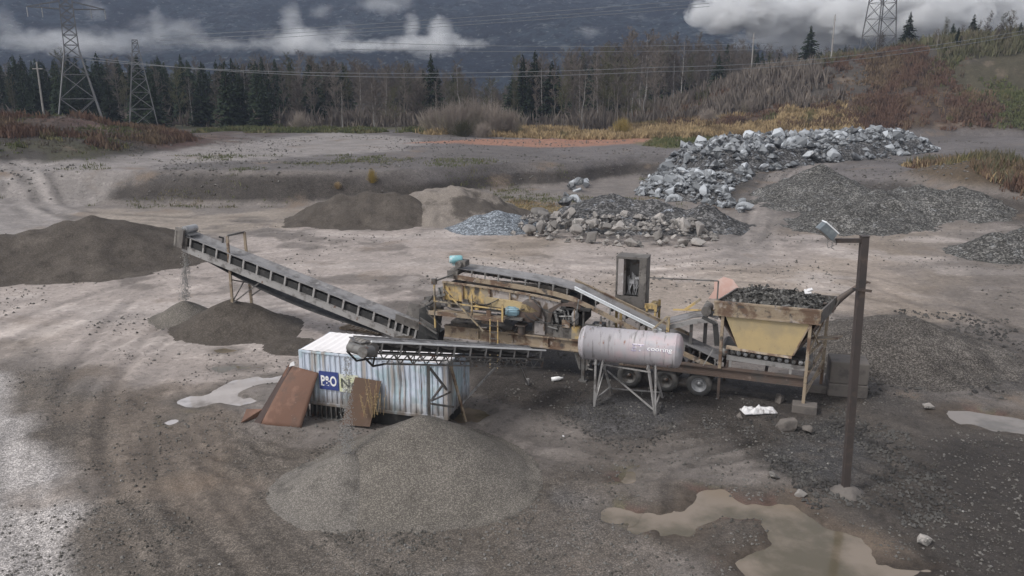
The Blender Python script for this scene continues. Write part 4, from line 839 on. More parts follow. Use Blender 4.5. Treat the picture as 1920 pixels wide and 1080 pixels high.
b = MB(); pts = [(L*i/20, -.66-.55*math.sin(PI*i/20)**1.3*(1 if i < 20 else 0)) for i in range(21)]
for (a0, h0), (a1, h1) in zip(pts[:-1], pts[1:]): b.hexa([A(a0,-.44,h0-.02), A(a1,-.44,h1-.02), A(a1,.40,h1-.02), A(a0,.40,h0-.02), A(a0,-.44,h0), A(a1,-.44,h1), A(a1,.40,h1), A(a0,.40,h0)])
b.build('return_belt', M['rubber'], st)
a = .35
while a < L-.5:
    b = MB(); A.box(b, a-.05, a+.05, .43, .50, -.44, .06); A.box(b, a-.05, a+.05, -.50, -.43, -.44, .06); b.tube(A(a,-.2,-.07), A(a,.2,-.07), .06, n=8).tube(A(a,.2,-.07), A(a,.44,.02), .055, n=8).tube(A(a,-.2,-.07), A(a,-.44,.02), .055, n=8)
    b.build('idler', SL, st); a += .36 if a < 1.6 else .86
hd = sub('head_drive', st)
b = MB().tube(A(L-.05,-.5,-.22), A(L-.05,.5,-.22), .27, n=20); A.box(b, L-.5, L+.15, .46, .55, -.6, .05); A.box(b, L-.5, L+.15, -.55, -.46, -.6, .05); b.build('pulley', GR, hd)
b = MB().tube(A(L-.15,-.35,.36), A(L-.15,.45,.36), .2, n=16).tube(A(L-.15,.45,.36), A(L-.15,.52,.36), .14, n=16); A.box(b, L-.5, L+.1, -.3, .4, .12, .2); b.build('motor', M['bolt'], hd)
b = MB(); A.box(b, L-.35, L+.2, .56, .70, -.55, .45); b.tube(A(L+.1,.62,-.5), A(L+.1,.62,.3), .12, n=10); b.build('belt_guard', M['grime'], hd)
b = MB().slab([A(L+.1,-.45,-.1), A(L+.35,-.4,-.25), A(L+.3,.4,-.6), A(L+.05,.45,-.45)], .03).bar(A(L-1.9,-.45,.0), A(L-1.9,-.45,.35), .07).bar(A(L-1.9,-.5,.33), A(L-1.7,-.35,.36), .08); b.build('scraper', M['rubber'], hd)
f1 = YP(436, 572, 39.45); f2 = YP(473, 578, 40.15); t1 = YP(426, 442, 39.5); t2 = YP(458, 435, 40.6)
f1[2] -= .3; f2[2] -= .3
MB().bar(f1, t1, .11, .15).build('leg', M['rustbeam'], st); MB().bar(f2, t2, .11, .15).build('leg', M['rustbeam'], st)
v1, v2, u1, u2 = Vector(f1), Vector(f2), Vector(t1), Vector(t2)
m1 = v1.lerp(u1, .42); m2 = v2.lerp(u2, .38)
MB().bar(u1, u2, .09).build('brace', ST, st)
b = MB().bar(m1, m2, .06).bar(v1.lerp(u1,.12), v2.lerp(u2,.12), .06).bar(v1.lerp(u1,.12), v2.lerp(u2,.5), .05)
b.bar(v2.lerp(u2,.22), A(L*.62,-.3,-.7), .06).bar(v1.lerp(u1,.1), A(L*.64,.3,-.7), .06); b.build('brace', ST, st)
tb = sub('tail_box', st)
b = MB().slab([A(-.1,.50,.02), A(1.5,.50,.02), A(1.5,.54,.40), A(.0,.62,.5)], .03).slab([A(-.1,-.50,.0), A(1.5,-.50,.0), A(1.5,-.55,.7), A(.0,-.6,.95)], .03); b.build('skirt_plate', GR, tb)
b = MB(); A.box(b, -.6, .2, -.6, .6, -.7, .1); b.build('boot', M['black'], tb)
b = MB().tube(A(-.1,-.5,-.2), A(-.1,.5,-.2), .22, n=16).bar(A(.4,.55,-.4), A(.35,.6,-1.15), .06).bar(A(.0,.55,-.7), A(-1.0,.7,-.9), .06).bar(A(-.4,.6,-.5), A(-.4,.6,-1.1), .05); b.build('tail_frame', SL, tb)
# ---------------- short conveyor
sc_ = empty('conveyor'); tag(sc_, 'short lattice truss conveyor passing over the container roof', 'conveyor')
B = Axis((.95, 30.2, 1.62), (-4.80, 23.3, 4.22)); LB = B.L
b = MB(); n = 14
for (wa, ha), (wb, hb) in (((-.40, .34), (-.18, .26)), ((-.18, .26), (.18, .26)), ((.18, .26), (.40, .34))):
    b.hexa([B(0,wa,ha-.02), B(LB,wa,ha-.02), B(LB,wb,hb-.02), B(0,wb,hb-.02), B(0,wa,ha), B(LB,wa,ha), B(LB,wb,hb), B(0,wb,hb)])
b.build('belt', M['beltdust'], sc_)
for w in (.40, -.44):
    b = MB(); B.box(b, .0, LB-.2, w, w+.04, .33, .38); b.build('belt_edge', M['white'] if w > 0 else SL, sc_)
for w in (.36, -.42):
    b = MB(); B.box(b, 0, LB-.1, w, w+.06, -.04, .02); B.box(b, 0, LB-.9, w, w+.05, -.36, -.31)
    nb = 14
    for i in range(nb):
        a0, a1 = (LB-1.0)*i/nb, (LB-1.0)*(i+1)/nb; am = (a0+a1)/2; wc = w+.025
        b.bar(B(a0,wc,-.34), B(am,wc,-.02), .03).bar(B(am,wc,-.02), B(a1,wc,-.34), .03)
        if i % 3 == 0: b.bar(B(a0,wc,-.34), B(a0,wc,-.02), .03)
    b.bar(B(0,w,-.36), B(0,w,.1), .05); b.build('truss', ST, sc_)
b = MB(); B.box(b, .1, LB-1.0, -.05, .35, -.03, -.01); B.box(b, .1, LB-.8, -.34, -.32, -.0, .26)
b.build('return_belt', M['rubber'], sc_)
for i in range(11):
    a = .25+i*.84
    if a > LB-.5: break
    b = MB(); B.box(b, a-.03, a+.03, .37, .41, .0, .33); B.box(b, a-.03, a+.03, -.41, -.37, .0, .33); b.tube(B(a,-.18,.20), B(a,.18,.20), .05, n=8).tube(B(a,.18,.20), B(a,.38,.28), .05, n=8).tube(B(a,-.18,.20), B(a,-.38,.28), .05, n=8); b.build('idler', SL, sc_)
b = MB()
for k in range(5): b.tube(B(LB-.3,-.40+.16*k,.10), B(LB-.3,-.27+.16*k,.10), .255, n=20)
b.tube(B(LB-.3,-.46,.1), B(LB-.3,.46,.1), .235, n=20); b.build('head_pulley', GR, sc_)
b = MB().tube(B(LB-.2,.48,.08), B(LB+.25,.62,.05), .17, n=14).tube(B(LB+.05,-.2,.05), B(LB+.05,.5,.05), .16, n=12); B.box(b, LB-.5, LB, .40, .48, -.12, .25); b.build('drive', M['steel'], sc_)
b = MB(); q = [B(LB-.05,.36,-.12), B(LB-.5,.36,-.42), B(LB-1.0,.36,-.34)]; b.path(q, .035, 6).bar(q[0], B(LB-.1,.36,.1), .05).bar(q[1], B(LB-.5,.36,.05), .04); b.build('head_bracket', M['black'], sc_); MB().path([p-B.w*.78 for p in q], .035, 6).build('head_bracket', M['black'], sc_)
k1 = YP(803, 684, 25.75); k1b = Vector((k1[0]-.02, k1[1]+.0, .15))
MB().bar(k1b, k1, .10).build('leg', ST, sc_)
k2 = YP(845, 686, 26.55); k2b = Vector(G(876, 801, -.03)); MB().bar(k2b, k2, .08).build('leg', M['rustbeam'], sc_)
k3 = YP(937, 680, 28.7); MB().bar(Vector(k2).lerp(k2b, .62), k3, .06).build('brace', SL, sc_)
k4 = Vector(YP(838, 731, 26.5)); MB().bar(Vector(YP(806,690,25.75)), k4, .07).build('brace', ST, sc_); b = MB().bar(Vector(YP(808,752,25.7)), Vector(YP(830,722,26.2)), .06).bar(Vector(YP(808,757,25.7)), Vector(YP(850,763,26.6)), .07).bar(Vector(YP(808,752,25.7)), Vector(YP(845,735,26.6)), .05); b.build('brace', ST, sc_)
k5 = YP(973, 682, 29.6); k5b = Vector(G(990, 722, 0.0)); MB().bar(k5, k5b, .06).tube(k5b+Vector((-.02,0,.0)), k5b+Vector((-.02,0,.28)), .08, n=8).build('leg', SL, sc_)
# ---------------- falling gravel
def stream(top, bot, n, w0, w1, label, seed, s=.022):
    rs = np.random.RandomState(seed); t = rs.rand(n)**.8; c = np.array(top)*(1-t[:, None])+np.array(bot)*t[:, None]; w = w0+(w1-w0)*t
    c[:, 0] += rs.randn(n)*w*.5; c[:, 1] += rs.randn(n)*w*.5
    tet = np.array([(1,0,-.5),(-.6,.8,-.5),(-.6,-.8,-.5),(0,0,1)])*s; P = c[:, None, :]+tet[None]*(.5+rs.rand(n, 1, 1)); P[..., 2] += 0
    F = (np.array([(0,1,3),(1,2,3),(2,0,3),(0,2,1)])[None]+4*np.arange(n)[:, None, None]).reshape(-1, 3)
    tag(link_mesh('gravel', np_mesh('gravel', P.reshape(-1, 3), F), M['palestones']), label, kind='stuff')
stream(YP(652, 668, 23.0), YP(650, 853, 22.5), 1700, .13, .24, 'gravel falling from the head of the short conveyor', 1, .015)
stream(YP(350, 455, 41.2), YP(346, 562, 41.3), 1100, .16, .30, 'sand falling from the head of the long conveyor', 2, .028)

# ================================================================== CONTAINER
C0 = G(559, 656, 2.62); C1 = G(838, 684, 2.62); cd = Vector((C1[0]-C0[0], C1[1]-C0[1], 0)); CL_ = cd.length; cd.normalize()
ct = empty('shipping_container', (C0[0], C0[1], 0), math.atan2(cd.y, cd.x)); tag(ct, 'dented pale blue shipping container with rust streaks below the short conveyor', 'container')
CWI = 2.36; ZB, ZT = .52, 2.62
def CF(px, py):
    r = ray(px, py); nn = np.array([-cd.y, cd.x, 0]); o = np.array([C0[0], C0[1], 0]); t = ((o-np.array([0, 0, CAMH]))@nn)/(r@nn); p = np.array([0, 0, CAMH])+t*r; q = p-o
    return float(q[0]*cd.x+q[1]*cd.y), float(p[2])
b = MB(); pts = []; x = .13; dep = .036
while x < CL_-.15:
    for dx, dy in ((0, 0), (.07, 0), (.105, dep), (.175, dep)): pts.append((min(x+dx, CL_-.13), dy))
    x += .21
rs_ = random.Random(3); nz = 9; vv = []
for j in range(nz):
    z = ZB+.1+(ZT-ZB-.2)*j/(nz-1)
    for (x, y) in pts:
        dent = .10*math.exp(-((x-4.1)/.5)**2-((z-1.6)/.5)**2)+.07*math.exp(-((x-3.1)/.35)**2-((z-1.2)/.4)**2)+.06*math.exp(-((x-5.2)/.3)**2-((z-1.9)/.4)**2)
        vv.append((x, .02+y+dent, z))
k = len(pts); b.add(vv, [(j*k+i, j*k+i+1, (j+1)*k+i+1, (j+1)*k+i) for j in range(nz-1) for i in range(k-1)])
b.build('side_wall', M['cont'], ct)
MB().box(.13, CL_-.13, CWI-.05, CWI, ZB, ZT-.02).box(.0, .05, .13, CWI-.13, ZB+.1, ZT-.1).build('back_wall', M['cont'], ct)
b = MB().box(.0, .14, .0, .14, ZB, ZT).box(CL_-.14, CL_, .0, .14, ZB, ZT).box(.0, .14, CWI-.14, CWI, ZB, ZT).box(CL_-.14, CL_, CWI-.14, CWI, ZB, ZT)
b.box(.14, CL_-.14, .0, .07, ZT-.09, ZT-.01).box(.14, CL_-.14, CWI-.07, CWI, ZT-.09, ZT-.01).box(.0, .07, .14, CWI-.14, ZT-.1, ZT-.01).box(CL_-.07, CL_, .14, CWI-.14, ZT-.1, ZT-.01)
b.box(.14, CL_-.14, .0, .07, ZB, ZB+.12); b.build('corner_frame', M['cont'], ct, .012)
b = MB(); n = 40; vv = []
for j in range(7):
    for i in range(n+1): vv.append((.05+(CL_-.1)*i/n, .05+(CWI-.1)*j/6, ZT-.03+.02*(i % 2)-.05*math.sin(PI*i/n)*math.sin(PI*j/6)+.03))
b.add(vv, [(j*(n+1)+i, j*(n+1)+i+1, (j+1)*(n+1)+i+1, (j+1)*(n+1)+i) for j in range(6) for i in range(n)]); b.build('roof', M['conroof'], ct)
for y0, y1 in ((.14, CWI/2-.01), (CWI/2+.01, CWI-.14)):
    b = MB().box(CL_-.05, CL_-.01, y0, y1, ZB+.1, ZT-.1).tube((CL_+.015, (y0+y1)/2-.2, ZB+.1), (CL_+.015, (y0+y1)/2-.2, ZT-.1), .018, n=8).tube((CL_+.015, (y0+y1)/2+.25, ZB+.1), (CL_+.015, (y0+y1)/2+.25, ZT-.1), .018, n=8); b.build('door', M['cont'], ct)
b = MB().box(.3, CL_-.3, .10, CWI-.1, -.1, ZB-.01)
b.build('floor_pan', M['black'], ct)
b = MB(); x = .2
while x < 2.4: b.box(x, x+.035, .0, .10, .02, ZB); x += .2
b.box(.15, 2.5, -.01, .10, -.05, .03); b.build('floor_beam', ST, ct)
def sign(name, p0, p1, zt, zb, m):
    x0, x1 = p0, p1; o = MB().box(x0, x1, -.018, -.002, zb, zt).build(name, m, ct); return o
xa, za = CF(598, 696); xb, zb_ = CF(636, 732); zt = CF(617, 697)[1]; zb_ = CF(622, 731)[1]
o = sign('sign_panel', xa, xb, zt, zb_, M['navy'])
RX = Matrix.Rotation(PI/2, 4, 'X')
w_, h_ = xb-xa, zt-zb_
t = text_mesh('lettering', 'P&O', .48*h_/.72, M['white'], o, Matrix.Identity(4), .012, 0, 1.0)
bb = [v.co.x for v in t.data.vertices]; by = [v.co.y for v in t.data.vertices]; sx = .80*w_/(max(bb)-min(bb)); sy = .56*h_/(max(by)-min(by))
t.data.transform(Matrix.Translation((xa+.10*w_, -.024, zb_+.22*h_)) @ RX @ Matrix.Diagonal((sx, sy, 1, 1)) @ Matrix.Translation((-min(bb), -min(by), 0)))
# serifs of the letter P
MB().box(xa+.08*w_, xa+.26*w_, -.028, -.02, zb_+.21*h_, zb_+.26*h_).build('serif', M['white'], o)
xc, _ = CF(637, 720); xd, _ = CF(672, 720)
o = sign('sign_panel', xc, xd, zt-.03, zb_-.02, M['palegreen'])
t = text_mesh('lettering', 'Ne', .4, M['darkgreen'], o, Matrix.Identity(4), .008)
bb = [v.co.x for v in t.data.vertices]; by = [v.co.y for v in t.data.vertices]; sx = .86*(xd-xc)/(max(bb)-min(bb)); sy = .52*h_/(max(by)-min(by))
t.data.transform(Matrix.Translation((xc+.09*(xd-xc), -.024, zb_+.20*h_)) @ RX @ Matrix.Diagonal((sx, sy, 1, 1)) @ Matrix.Translation((-min(bb), -min(by), 0)))
# ---------------- rusty plates
rp = empty('steel_plate', (-7.6, 27.6, 0)); tag(rp, 'large rusty steel plate leaning on the left end of the container', 'steel plate')
def loc(p, o): return Vector(p)-o.location
q = [loc(YP(*a), rp) for a in ((487,791,27.35), (563,799,26.95), (597,699,27.85), (548,686,28.2))]
for i in (0, 1): q[i].z = -.05
b = MB(); n = 10; vv = []
for j in range(n+1):
    for i in range(n+1):
        u, v = i/n, j/n; p = q[0]*(1-u)*(1-v)+q[1]*u*(1-v)+q[2]*u*v+q[3]*(1-u)*v; vv.append(p+Vector((0, -.10, .05))*math.sin(PI*v)*math.sin(PI*(.2+.8*u)))
m_ = len(vv); vv += [p+Vector((0, .03, -.02)) for p in vv]; fs = []
for j in range(n):
    for i in range(n): a = j*(n+1)+i; fs += [(a, a+1, a+n+2, a+n+1), (m_+a, m_+a+n+1, m_+a+n+2, m_+a+1)]
rim = [i for i in range(n+1)]+[n+(n+1)*j for j in range(1, n+1)]+[(n+1)*n+i for i in range(n-1, -1, -1)]+[(n+1)*j for j in range(n-1, 0, -1)]
fs += [(rim[k], m_+rim[k], m_+rim[(k+1) % len(rim)], rim[(k+1) % len(rim)]) for k in range(len(rim))]
b.add(vv, fs, True); b.build('sheet', M['rustplate'], rp)
MB().slab([q[0], q[3], q[3]+Vector((-.16,.18,-.02)), q[0]+Vector((-.26,.12,.0))], .03).slab([q[0]+Vector((-.26,.12,0)), q[3]+Vector((-.16,.18,-.02)), q[3]+Vector((-.2,.3,-.1)), q[0]+Vector((-.24,.3,0))], .03).build('folded_edge', M['rustedge'], rp)
MB().slab([q[3]+Vector((-.12,.0,-.04)), q[3]+Vector((.1,.0,.02)), q[3]+Vector((.06,.06,.16)), q[3]+Vector((-.06,.05,.1))], .03).build('torn_tab', M['cloth'], rp)
sp = [Vector(G(452,793,.02)), Vector(G(486,782,.02)), Vector(G(492,768,.25)), Vector(G(462,768,.22))]
o = MB().slab(sp, .03).build('steel_plate', M['rustplate']); tag(o, 'small rusty plate lying at the foot of the larger leaning plate', 'steel plate')
def onwall(px, py, off): u, z = CF(px, py); return Vector((C0[0], C0[1], 0))+cd*u+Vector((cd.y, -cd.x, 0))*off+Vector((0, 0, z))
q2 = [onwall(650,788,.45), onwall(703,776,.45), onwall(716,714,.06), onwall(667,706,.06)]
for i in (0, 1): q2[i].z = min(q2[i].z, .12)
o = MB().slab(q2, -.035).build('steel_plate', M['brownplate'], bevel=.008); tag(o, 'brown steel plate leaning on the container beside the blue sign', 'steel plate')
def stalks(label, pts, n, h0, h1, m, name='weeds', leaf=0.0, seed=1, w=.012):
    rs = random.Random(seed); b = MB()
    for i in range(n):
        p = Vector(rs.choice(pts))+Vector((rs.uniform(-.25, .25), rs.uniform(-.12, .12), 0)); h = rs.uniform(h0, h1); q = p+Vector((rs.uniform(-.2, .35)*h, rs.uniform(-.1, .1)*h, h)); b.bar(p, q, w)
        if leaf:
            for k in range(6):
                c = p.lerp(q, rs.uniform(.2, 1)); d = Vector((rs.gauss(0, 1), rs.gauss(0, 1), rs.gauss(0, .6))).normalized(); e = d.cross(Vector((0, 0, 1)))*.4; b.add([c, c+d*leaf+e*leaf, c+d*leaf*1.6, c+d*leaf-e*leaf], [(0,1,2,3)])
    o = b.build(name, m); return tag(o, label, kind='stuff')
stalks('dry pale weeds growing beside the brown steel plate', [onwall(704,772,.5), onwall(712,768,.4), onwall(716,768,.4)], 22, .4, 1.4, M['tangrass'], leaf=.05, seed=5)

# ================================================================== TANK ON ITS STAND
TA = Vector((2.74, 29.72, 2.40)); TB = Vector((6.33, 28.62, 2.40)); td = (TB-TA).normalized(); TL = (TB-TA).length; tn = Vector((-td.y, td.x, 0))
tk = empty('water_tank', ((TA.x+TB.x)/2, (TA.y+TB.y)/2, 0)); tag(tk, 'long white cylindrical tank with faded hand lettering on a steel stand', 'tank')
TC = (TA+TB)/2-tk.location; ang = math.atan2(td.y, td.x)
Rk = .66
o = MB().lathe((0, 0, 0), (1, 0, 0), [(-TL/2-.13, .0), (-TL/2-.12, .2), (-TL/2-.09, .40), (-TL/2-.03, .56), (-TL/2+.05, Rk-.03), (-TL/2+.12, Rk), (-TL/2+.13, Rk+.012), (-TL/2+.16, Rk+.012), (-TL/2+.17, Rk), (TL/2-.17, Rk), (TL/2-.16, Rk+.012), (TL/2-.13, Rk+.012), (TL/2-.12, Rk), (TL/2-.05, Rk-.02), (TL/2+.02, .57), (TL/2+.08, .40), (TL/2+.11, .2), (TL/2+.12, .0)], 48).build('shell', M['tank'], tk)
o.location = TC; o.rotation_euler = (0, 0, ang); shell = o
MB().tube((.9, 0, Rk-.02), (.9, 0, Rk+.10), .09, n=14).tube((-1.2, .1, Rk-.02), (-1.2, .1, Rk+.06), .05, n=10).build('filler_cap', SL, shell)
for x in (-.62, .62): MB().lathe((x-.012, 0, 0), (1, 0, 0), [(0, Rk), (.004, Rk+.007), (.02, Rk+.007), (.024, Rk)], 40).build('weld_seam', M['tank'], shell)
MB().tube((-1.55,-.35,-.58), (-1.55,-.35,-.95), .035, n=8).tube((-1.55,-.35,-.95), (-1.35,-.42,-.95), .035, n=8).tube((-1.58,-.35,-.80), (-1.50,-.35,-.80), .06, n=10).build('drain_valve', ST, shell)
for s_ in (-1, 1): MB().bar((s_*1.3,-.03,Rk-.02), (s_*1.3,-.03,Rk+.12), .03).bar((s_*1.3-.08,-.03,Rk+.12), (s_*1.3+.08,-.03,Rk+.12), .03).build('lifting_lug', ST, shell)
def tank_text(body, x0, x1, zmid, hgt, m, off, nm='lettering', dz=0):
    t = text_mesh(nm, body, .4, m, shell, Matrix.Identity(4), .004, .1, depth=0.0)
    bb = [v.co.x for v in t.data.vertices]; by = [v.co.y for v in t.data.vertices]; sx = (x1-x0)/(max(bb)-min(bb)); sy = hgt/(max(by)-min(by)); bx0, by0 = min(bb), min(by)
    for v in t.data.vertices:
        x = x0+(v.co.x-bx0)*sx; s = zmid+(v.co.y-by0)*sy-hgt/2+dz; a = s/Rk; v.co = (x, -(Rk+off)*math.cos(a), (Rk+off)*math.sin(a))
    return t
tank_text('ET', .12, .58, .20, .27, M['lavshade'], .003, dz=-.02); tank_text('ET', .14, .60, .20, .27, M['lavender'], .006)
tank_text('cooring', .70, 1.62, .17, .20, M['lavshade'], .003, dz=-.018); tank_text('cooring', .72, 1.64, .17, .20, M['white'], .006)
stn = sub('stand', tk)
def TKp(p): return Vector(p)-tk.location
fN = [Vector(G(1114,764)), Vector(G(1229,780))]; fF = [Vector((4.05, 30.25, 0)), Vector((6.0, 29.85, 0))]
tops = [TA+td*.62-tn*.42, TA+td*2.62-tn*.42]; topsF = [TA+td*.62+tn*.42, TA+td*2.62+tn*.42]
for i in range(2):
    for f, t in ((fN[i], tops[i]), (fF[i], topsF[i])):
        f = f.copy(); f.z = hz(f.x, f.y)-.05; t = t.copy(); t.z = TA.z-.50; b = MB().bar(TKp(f), TKp(t), .075).bar(TKp(f)+Vector((-.08,0,.0)), TKp(f)+Vector((.08,0,0)), .14, .05); b.build('leg', SL, stn)
    a, c = fN[i], fF[i]; tN, tF = tops[i], topsF[i]
    b = MB().bar(TKp(a.lerp(tN,.12)), TKp(c.lerp(tF,.15)), .06).bar(TKp(a.lerp(tN,.05)), TKp(c.lerp(tF,.55)), .04).bar(TKp(a.lerp(tN,.97)), TKp(c.lerp(tF,.97)), .09).bar(TKp(a.lerp(tN,.03)), TKp(tN+td*.28+Vector((0,0,-.5))), .06); b.build('brace', SL, stn)
MB().bar(TKp(fN[0].lerp(tops[0],.68)+Vector((.2,.3,0))), TKp(fN[1].lerp(tops[1],.68)), .05).build('brace', SL, stn)
b = MB().bar(TKp(fF[0].lerp(topsF[0],.12)), TKp(fF[1].lerp(topsF[1],.12)), .05).bar(TKp(fF[0].lerp(topsF[0],.45)), TKp(fN[1].lerp(tops[1],.08)), .05).bar(TKp(fF[0].lerp(topsF[0],.62)), TKp(fF[1].lerp(topsF[1],.62)), .05)
b.build('brace', SL, stn)
for i in range(2):
    c = TC+td*(-TL/2+(.62, 2.62)[i]); b = MB().slab([c-td*.05-tn*.5+Vector((0,0,-.62)), c+td*.05-tn*.5+Vector((0,0,-.62)), c+td*.05+tn*.5+Vector((0,0,-.62)), c-td*.05+tn*.5+Vector((0,0,-.62))], -.08); b.build('saddle', SL, stn)

# ================================================================== LIGHT POLE
PB = Vector((10.24, 22.33, 0)); PT = Vector((9.97, 22.30, 7.93))
lp = empty('light_pole', PB); tag(lp, 'tall brown steel light pole with a side arm before the yard', 'light pole')
MB().bar((0,0,-.2), PT-PB, .20, .20, (0,1,0)).bar((PT-PB)+Vector((0,0,-.0)), (PT-PB)+Vector((0,0,.02)), .23, .23, (0,1,0)).build('post', M['pole'], lp)
a0 = PT-PB+Vector((-.08,0,-.12)); a1 = a0+Vector((-.72,.0,.0)); MB().bar(a0, a1, .10, .12).bar(a1+Vector((.0,-.04,.06)), a1+Vector((0,-.04,-.12)), .02).build('arm', M['pole'], lp)
c = (PT-PB)*.805; MB().bar(c+Vector((-.28,-.12,.04)), c+Vector((.26,-.12,-.02)), .07).build('crossbar', M['pole'], lp)
fl = sub('floodlight', lp); fl.location = a1+Vector((-.25,0,.30)); fl.rotation_euler = (0, R(40), 0)
MB().hexa([(-.27,-.17,-.16),(.25,-.17,-.16),(.25,.17,-.16),(-.27,.17,-.16),(-.25,-.16,.09),(.23,-.16,.09),(.23,.16,.09),(-.25,.16,.09)]).build('housing', M['lampbox'], fl, .01)
MB().box(-.26,.24,-.17,.17,.092,.125).build('cover', M['lamptop'], fl); MB().box(-.24,.22,-.14,.14,-.175,-.162).build('lens', M['steellight'], fl)
MB().bar((.24,0,-.05), (.40,0,-.12), .05).path([(.25,.03,-.1),(.25,.03,-.28),(.38,.02,-.36),(.44,.0,-.2)], .012, 5).path([(.3,-.03,-.1),(.42,-.03,-.3),(.52,-.02,-.28)], .012, 5).build('bracket', M['steellight'], fl)
b = MB().lathe((0,0,0), (0,0,1), [(-.3,.62),(.02,.55),(.12,.34),(.20,.22),(.24,.0)], 11); o = b.build('footing', M['concrete'], lp); o.location = (.06,-.05,-.05)

# ================================================================== ODDS AND ENDS ON THE GROUND
def chunk(px, py, s, m, label, seed, cat='rubble chunk', name='concrete_chunk', dz=.0):
    p = GT(px, py); o = bpy.data.objects.new(name, rock_mesh(name, seed, m, 12)); col.objects.link(o); o.location = (p[0], p[1], p[2]+s*.2+dz); o.scale = (s, s*.8, s); rs = random.Random(seed); o.rotation_euler = (rs.uniform(-.5,.5), rs.uniform(-.5,.5), rs.uniform(0,6)); return tag(o, label, cat)
chunk(1474, 808, .85, M['concrete'], 'larger grey slab chunk below the hopper leg', 101)
chunk(1514, 812, .62, M['concrete'], 'smaller grey chunk to the right of the slab chunk', 102)
chunk(1388, 785, .40, M['concrete'], 'small dark chunk left of the white rags', 103)
chunk(1460, 755, .55, M['concrete'], 'dark stone chunk beside the near concrete block', 104)
chunk(1450, 900, .45, M['rocktan'], 'dark stone by the edge of the large puddle', 105, 'stone', 'stone')
chunk(1740, 768, .5, M['rocktan'], 'flat pale stone at the tip of the long right puddle', 106, 'stone', 'stone')
chunk(1732, 1020, .45, M['rocktan'], 'dark lump at the right end of the large puddle', 107, 'stone', 'stone')
chunk(1055, 824, .16, M['cloth'], 'small white stone on the mud before the tank', 108, 'stone', 'stone')
chunk(1500, 935, .42, M['rocktan'], 'stone on the bank of the large puddle below the pole', 109, 'stone', 'stone')
chunk(502, 586, .22, M['rocktan'], 'small stone right of the long conveyor legs', 110, 'stone', 'stone')
def rag(px, py, s, label, seed):
    p = GT(px, py); rs = random.Random(seed); b = MB(); n = 7; vv = [(s*(i/(n-1)-.5)*1.6, s*(j/(n-1)-.5), .04+.16*s*rs.random()*(0 if i in (0, n-1) or j in (0, n-1) else 2)) for j in range(n) for i in range(n)]
    b.add(vv+[(x, y, z-.03) for x, y, z in vv], [(j*n+i, j*n+i+1, (j+1)*n+i+1, (j+1)*n+i) for j in range(n-1) for i in range(n-1)]+[(n*n+j*n+i, n*n+(j+1)*n+i, n*n+(j+1)*n+i+1, n*n+j*n+i+1) for j in range(n-1) for i in range(n-1)])
    o = b.build('sack', M['cloth']); o.location = p; o.rotation_euler = (0, 0, rs.uniform(-.4, .4)); return tag(o, label, 'sack')
rag(1412, 778, .55, 'crumpled white sack lying before the hopper', 1); rag(1438, 777, .42, 'smaller torn white sack to the right of the crumpled sack', 2)
p = G(1044, 709, .15); b = MB().lathe((-.22,0,.1), (1,.12,.06), [(0,0),(0,.09),(.32,.09),(.42,.04),(.5,.035),(.5,0)], 14); o = b.build('bottle', M['white']); o.location = (p[0], p[1], hz(p[0], p[1])); o.rotation_euler = (0, 0, .1); tag(o, 'white plastic bottle lying on the dark ground left of the tank', 'bottle')
p = G(683, 616, .1); mt_ = empty('timber_mat', (p[0], p[1], hz(p[0], p[1]))); mt_.rotation_euler = (0, 0, -.42); tag(mt_, 'broken mat of weathered sticks under the long conveyor', 'timber mat')
rs_ = random.Random(8)
for i in range(16): MB().bar((-1.15+.15*i, -.42-.1*rs_.random(), .08+.06*rs_.random()), (-1.1+.15*i+.1*rs_.random(), .40+.1*rs_.random(), .08+.08*rs_.random()), .09, .06).build('slat', M['wood'], mt_)
for y0 in (-.3, .3): MB().bar((-1.3, y0, .04), (1.3, y0, .05), .10, .07).build('runner', M['wood'], mt_)
# ================================================================== TREES
def conifer_arrays(seed, slim=.16, gaps=.0):
    rs = np.random.RandomState(seed); V = []; F = []
    lv = 46
    for k in range(lv):
        z = .06+.93*(k/(lv-1))**.95; r = slim*((1-z)**.75+.03)*(.75+.5*rs.rand())
        nb = max(4, int(11*(1-z)+4))
        for j in range(nb):
            if rs.rand() < .10+gaps: continue
            a = rs.rand()*6.283; rr = r*(.55+.6*rs.rand()); c, s = math.cos(a), math.sin(a); dz = -.10*rr-.015+.03*rs.rand()
            for q in range(3):                                  # sprays of needles along the branch
                f0 = .15+.28*q; f1 = f0+.42; w = rr*.30*(1-.45*f1+.3*rs.rand()); b0 = len(V); zz = z+.012*rs.randn()
                p0 = (c*rr*f0, s*rr*f0, zz+dz*f0); p1 = (c*rr*f1, s*rr*f1, zz+dz*f1*1.5-.012*rs.rand())
                V += [p0, (p1[0]*.8-s*w, p1[1]*.8+c*w, (p0[2]+p1[2])/2-.012-.02*rs.rand()), p1, (p1[0]*.8+s*w, p1[1]*.8-c*w, (p0[2]+p1[2])/2-.012-.02*rs.rand())]; F.append((b0, b0+1, b0+2, b0+3))
    return np.array(V), np.array(F)
def tube_arrays(segs, n=3):
    V = []; F = []
    for p, q, r0, r1 in segs:
        p = np.array(p); q = np.array(q); d = q-p; ln = np.linalg.norm(d)+1e-9; d = d/ln
        u = np.array([0, 0, 1.]) if abs(d[2]) < .9 else np.array([1., 0, 0]); a = np.cross(d, u); a /= np.linalg.norm(a); c = np.cross(a, d); b0 = len(V)
        for P, r in ((p, r0), (q, r1)):
            for i in range(n): t = 6.283*i/n; V.append(P+(a*math.cos(t)+c*math.sin(t))*r)
        for i in range(n): F.append((b0+i, b0+(i+1) % n, b0+n+(i+1) % n, b0+n+i))
    return np.array(V), np.array(F)
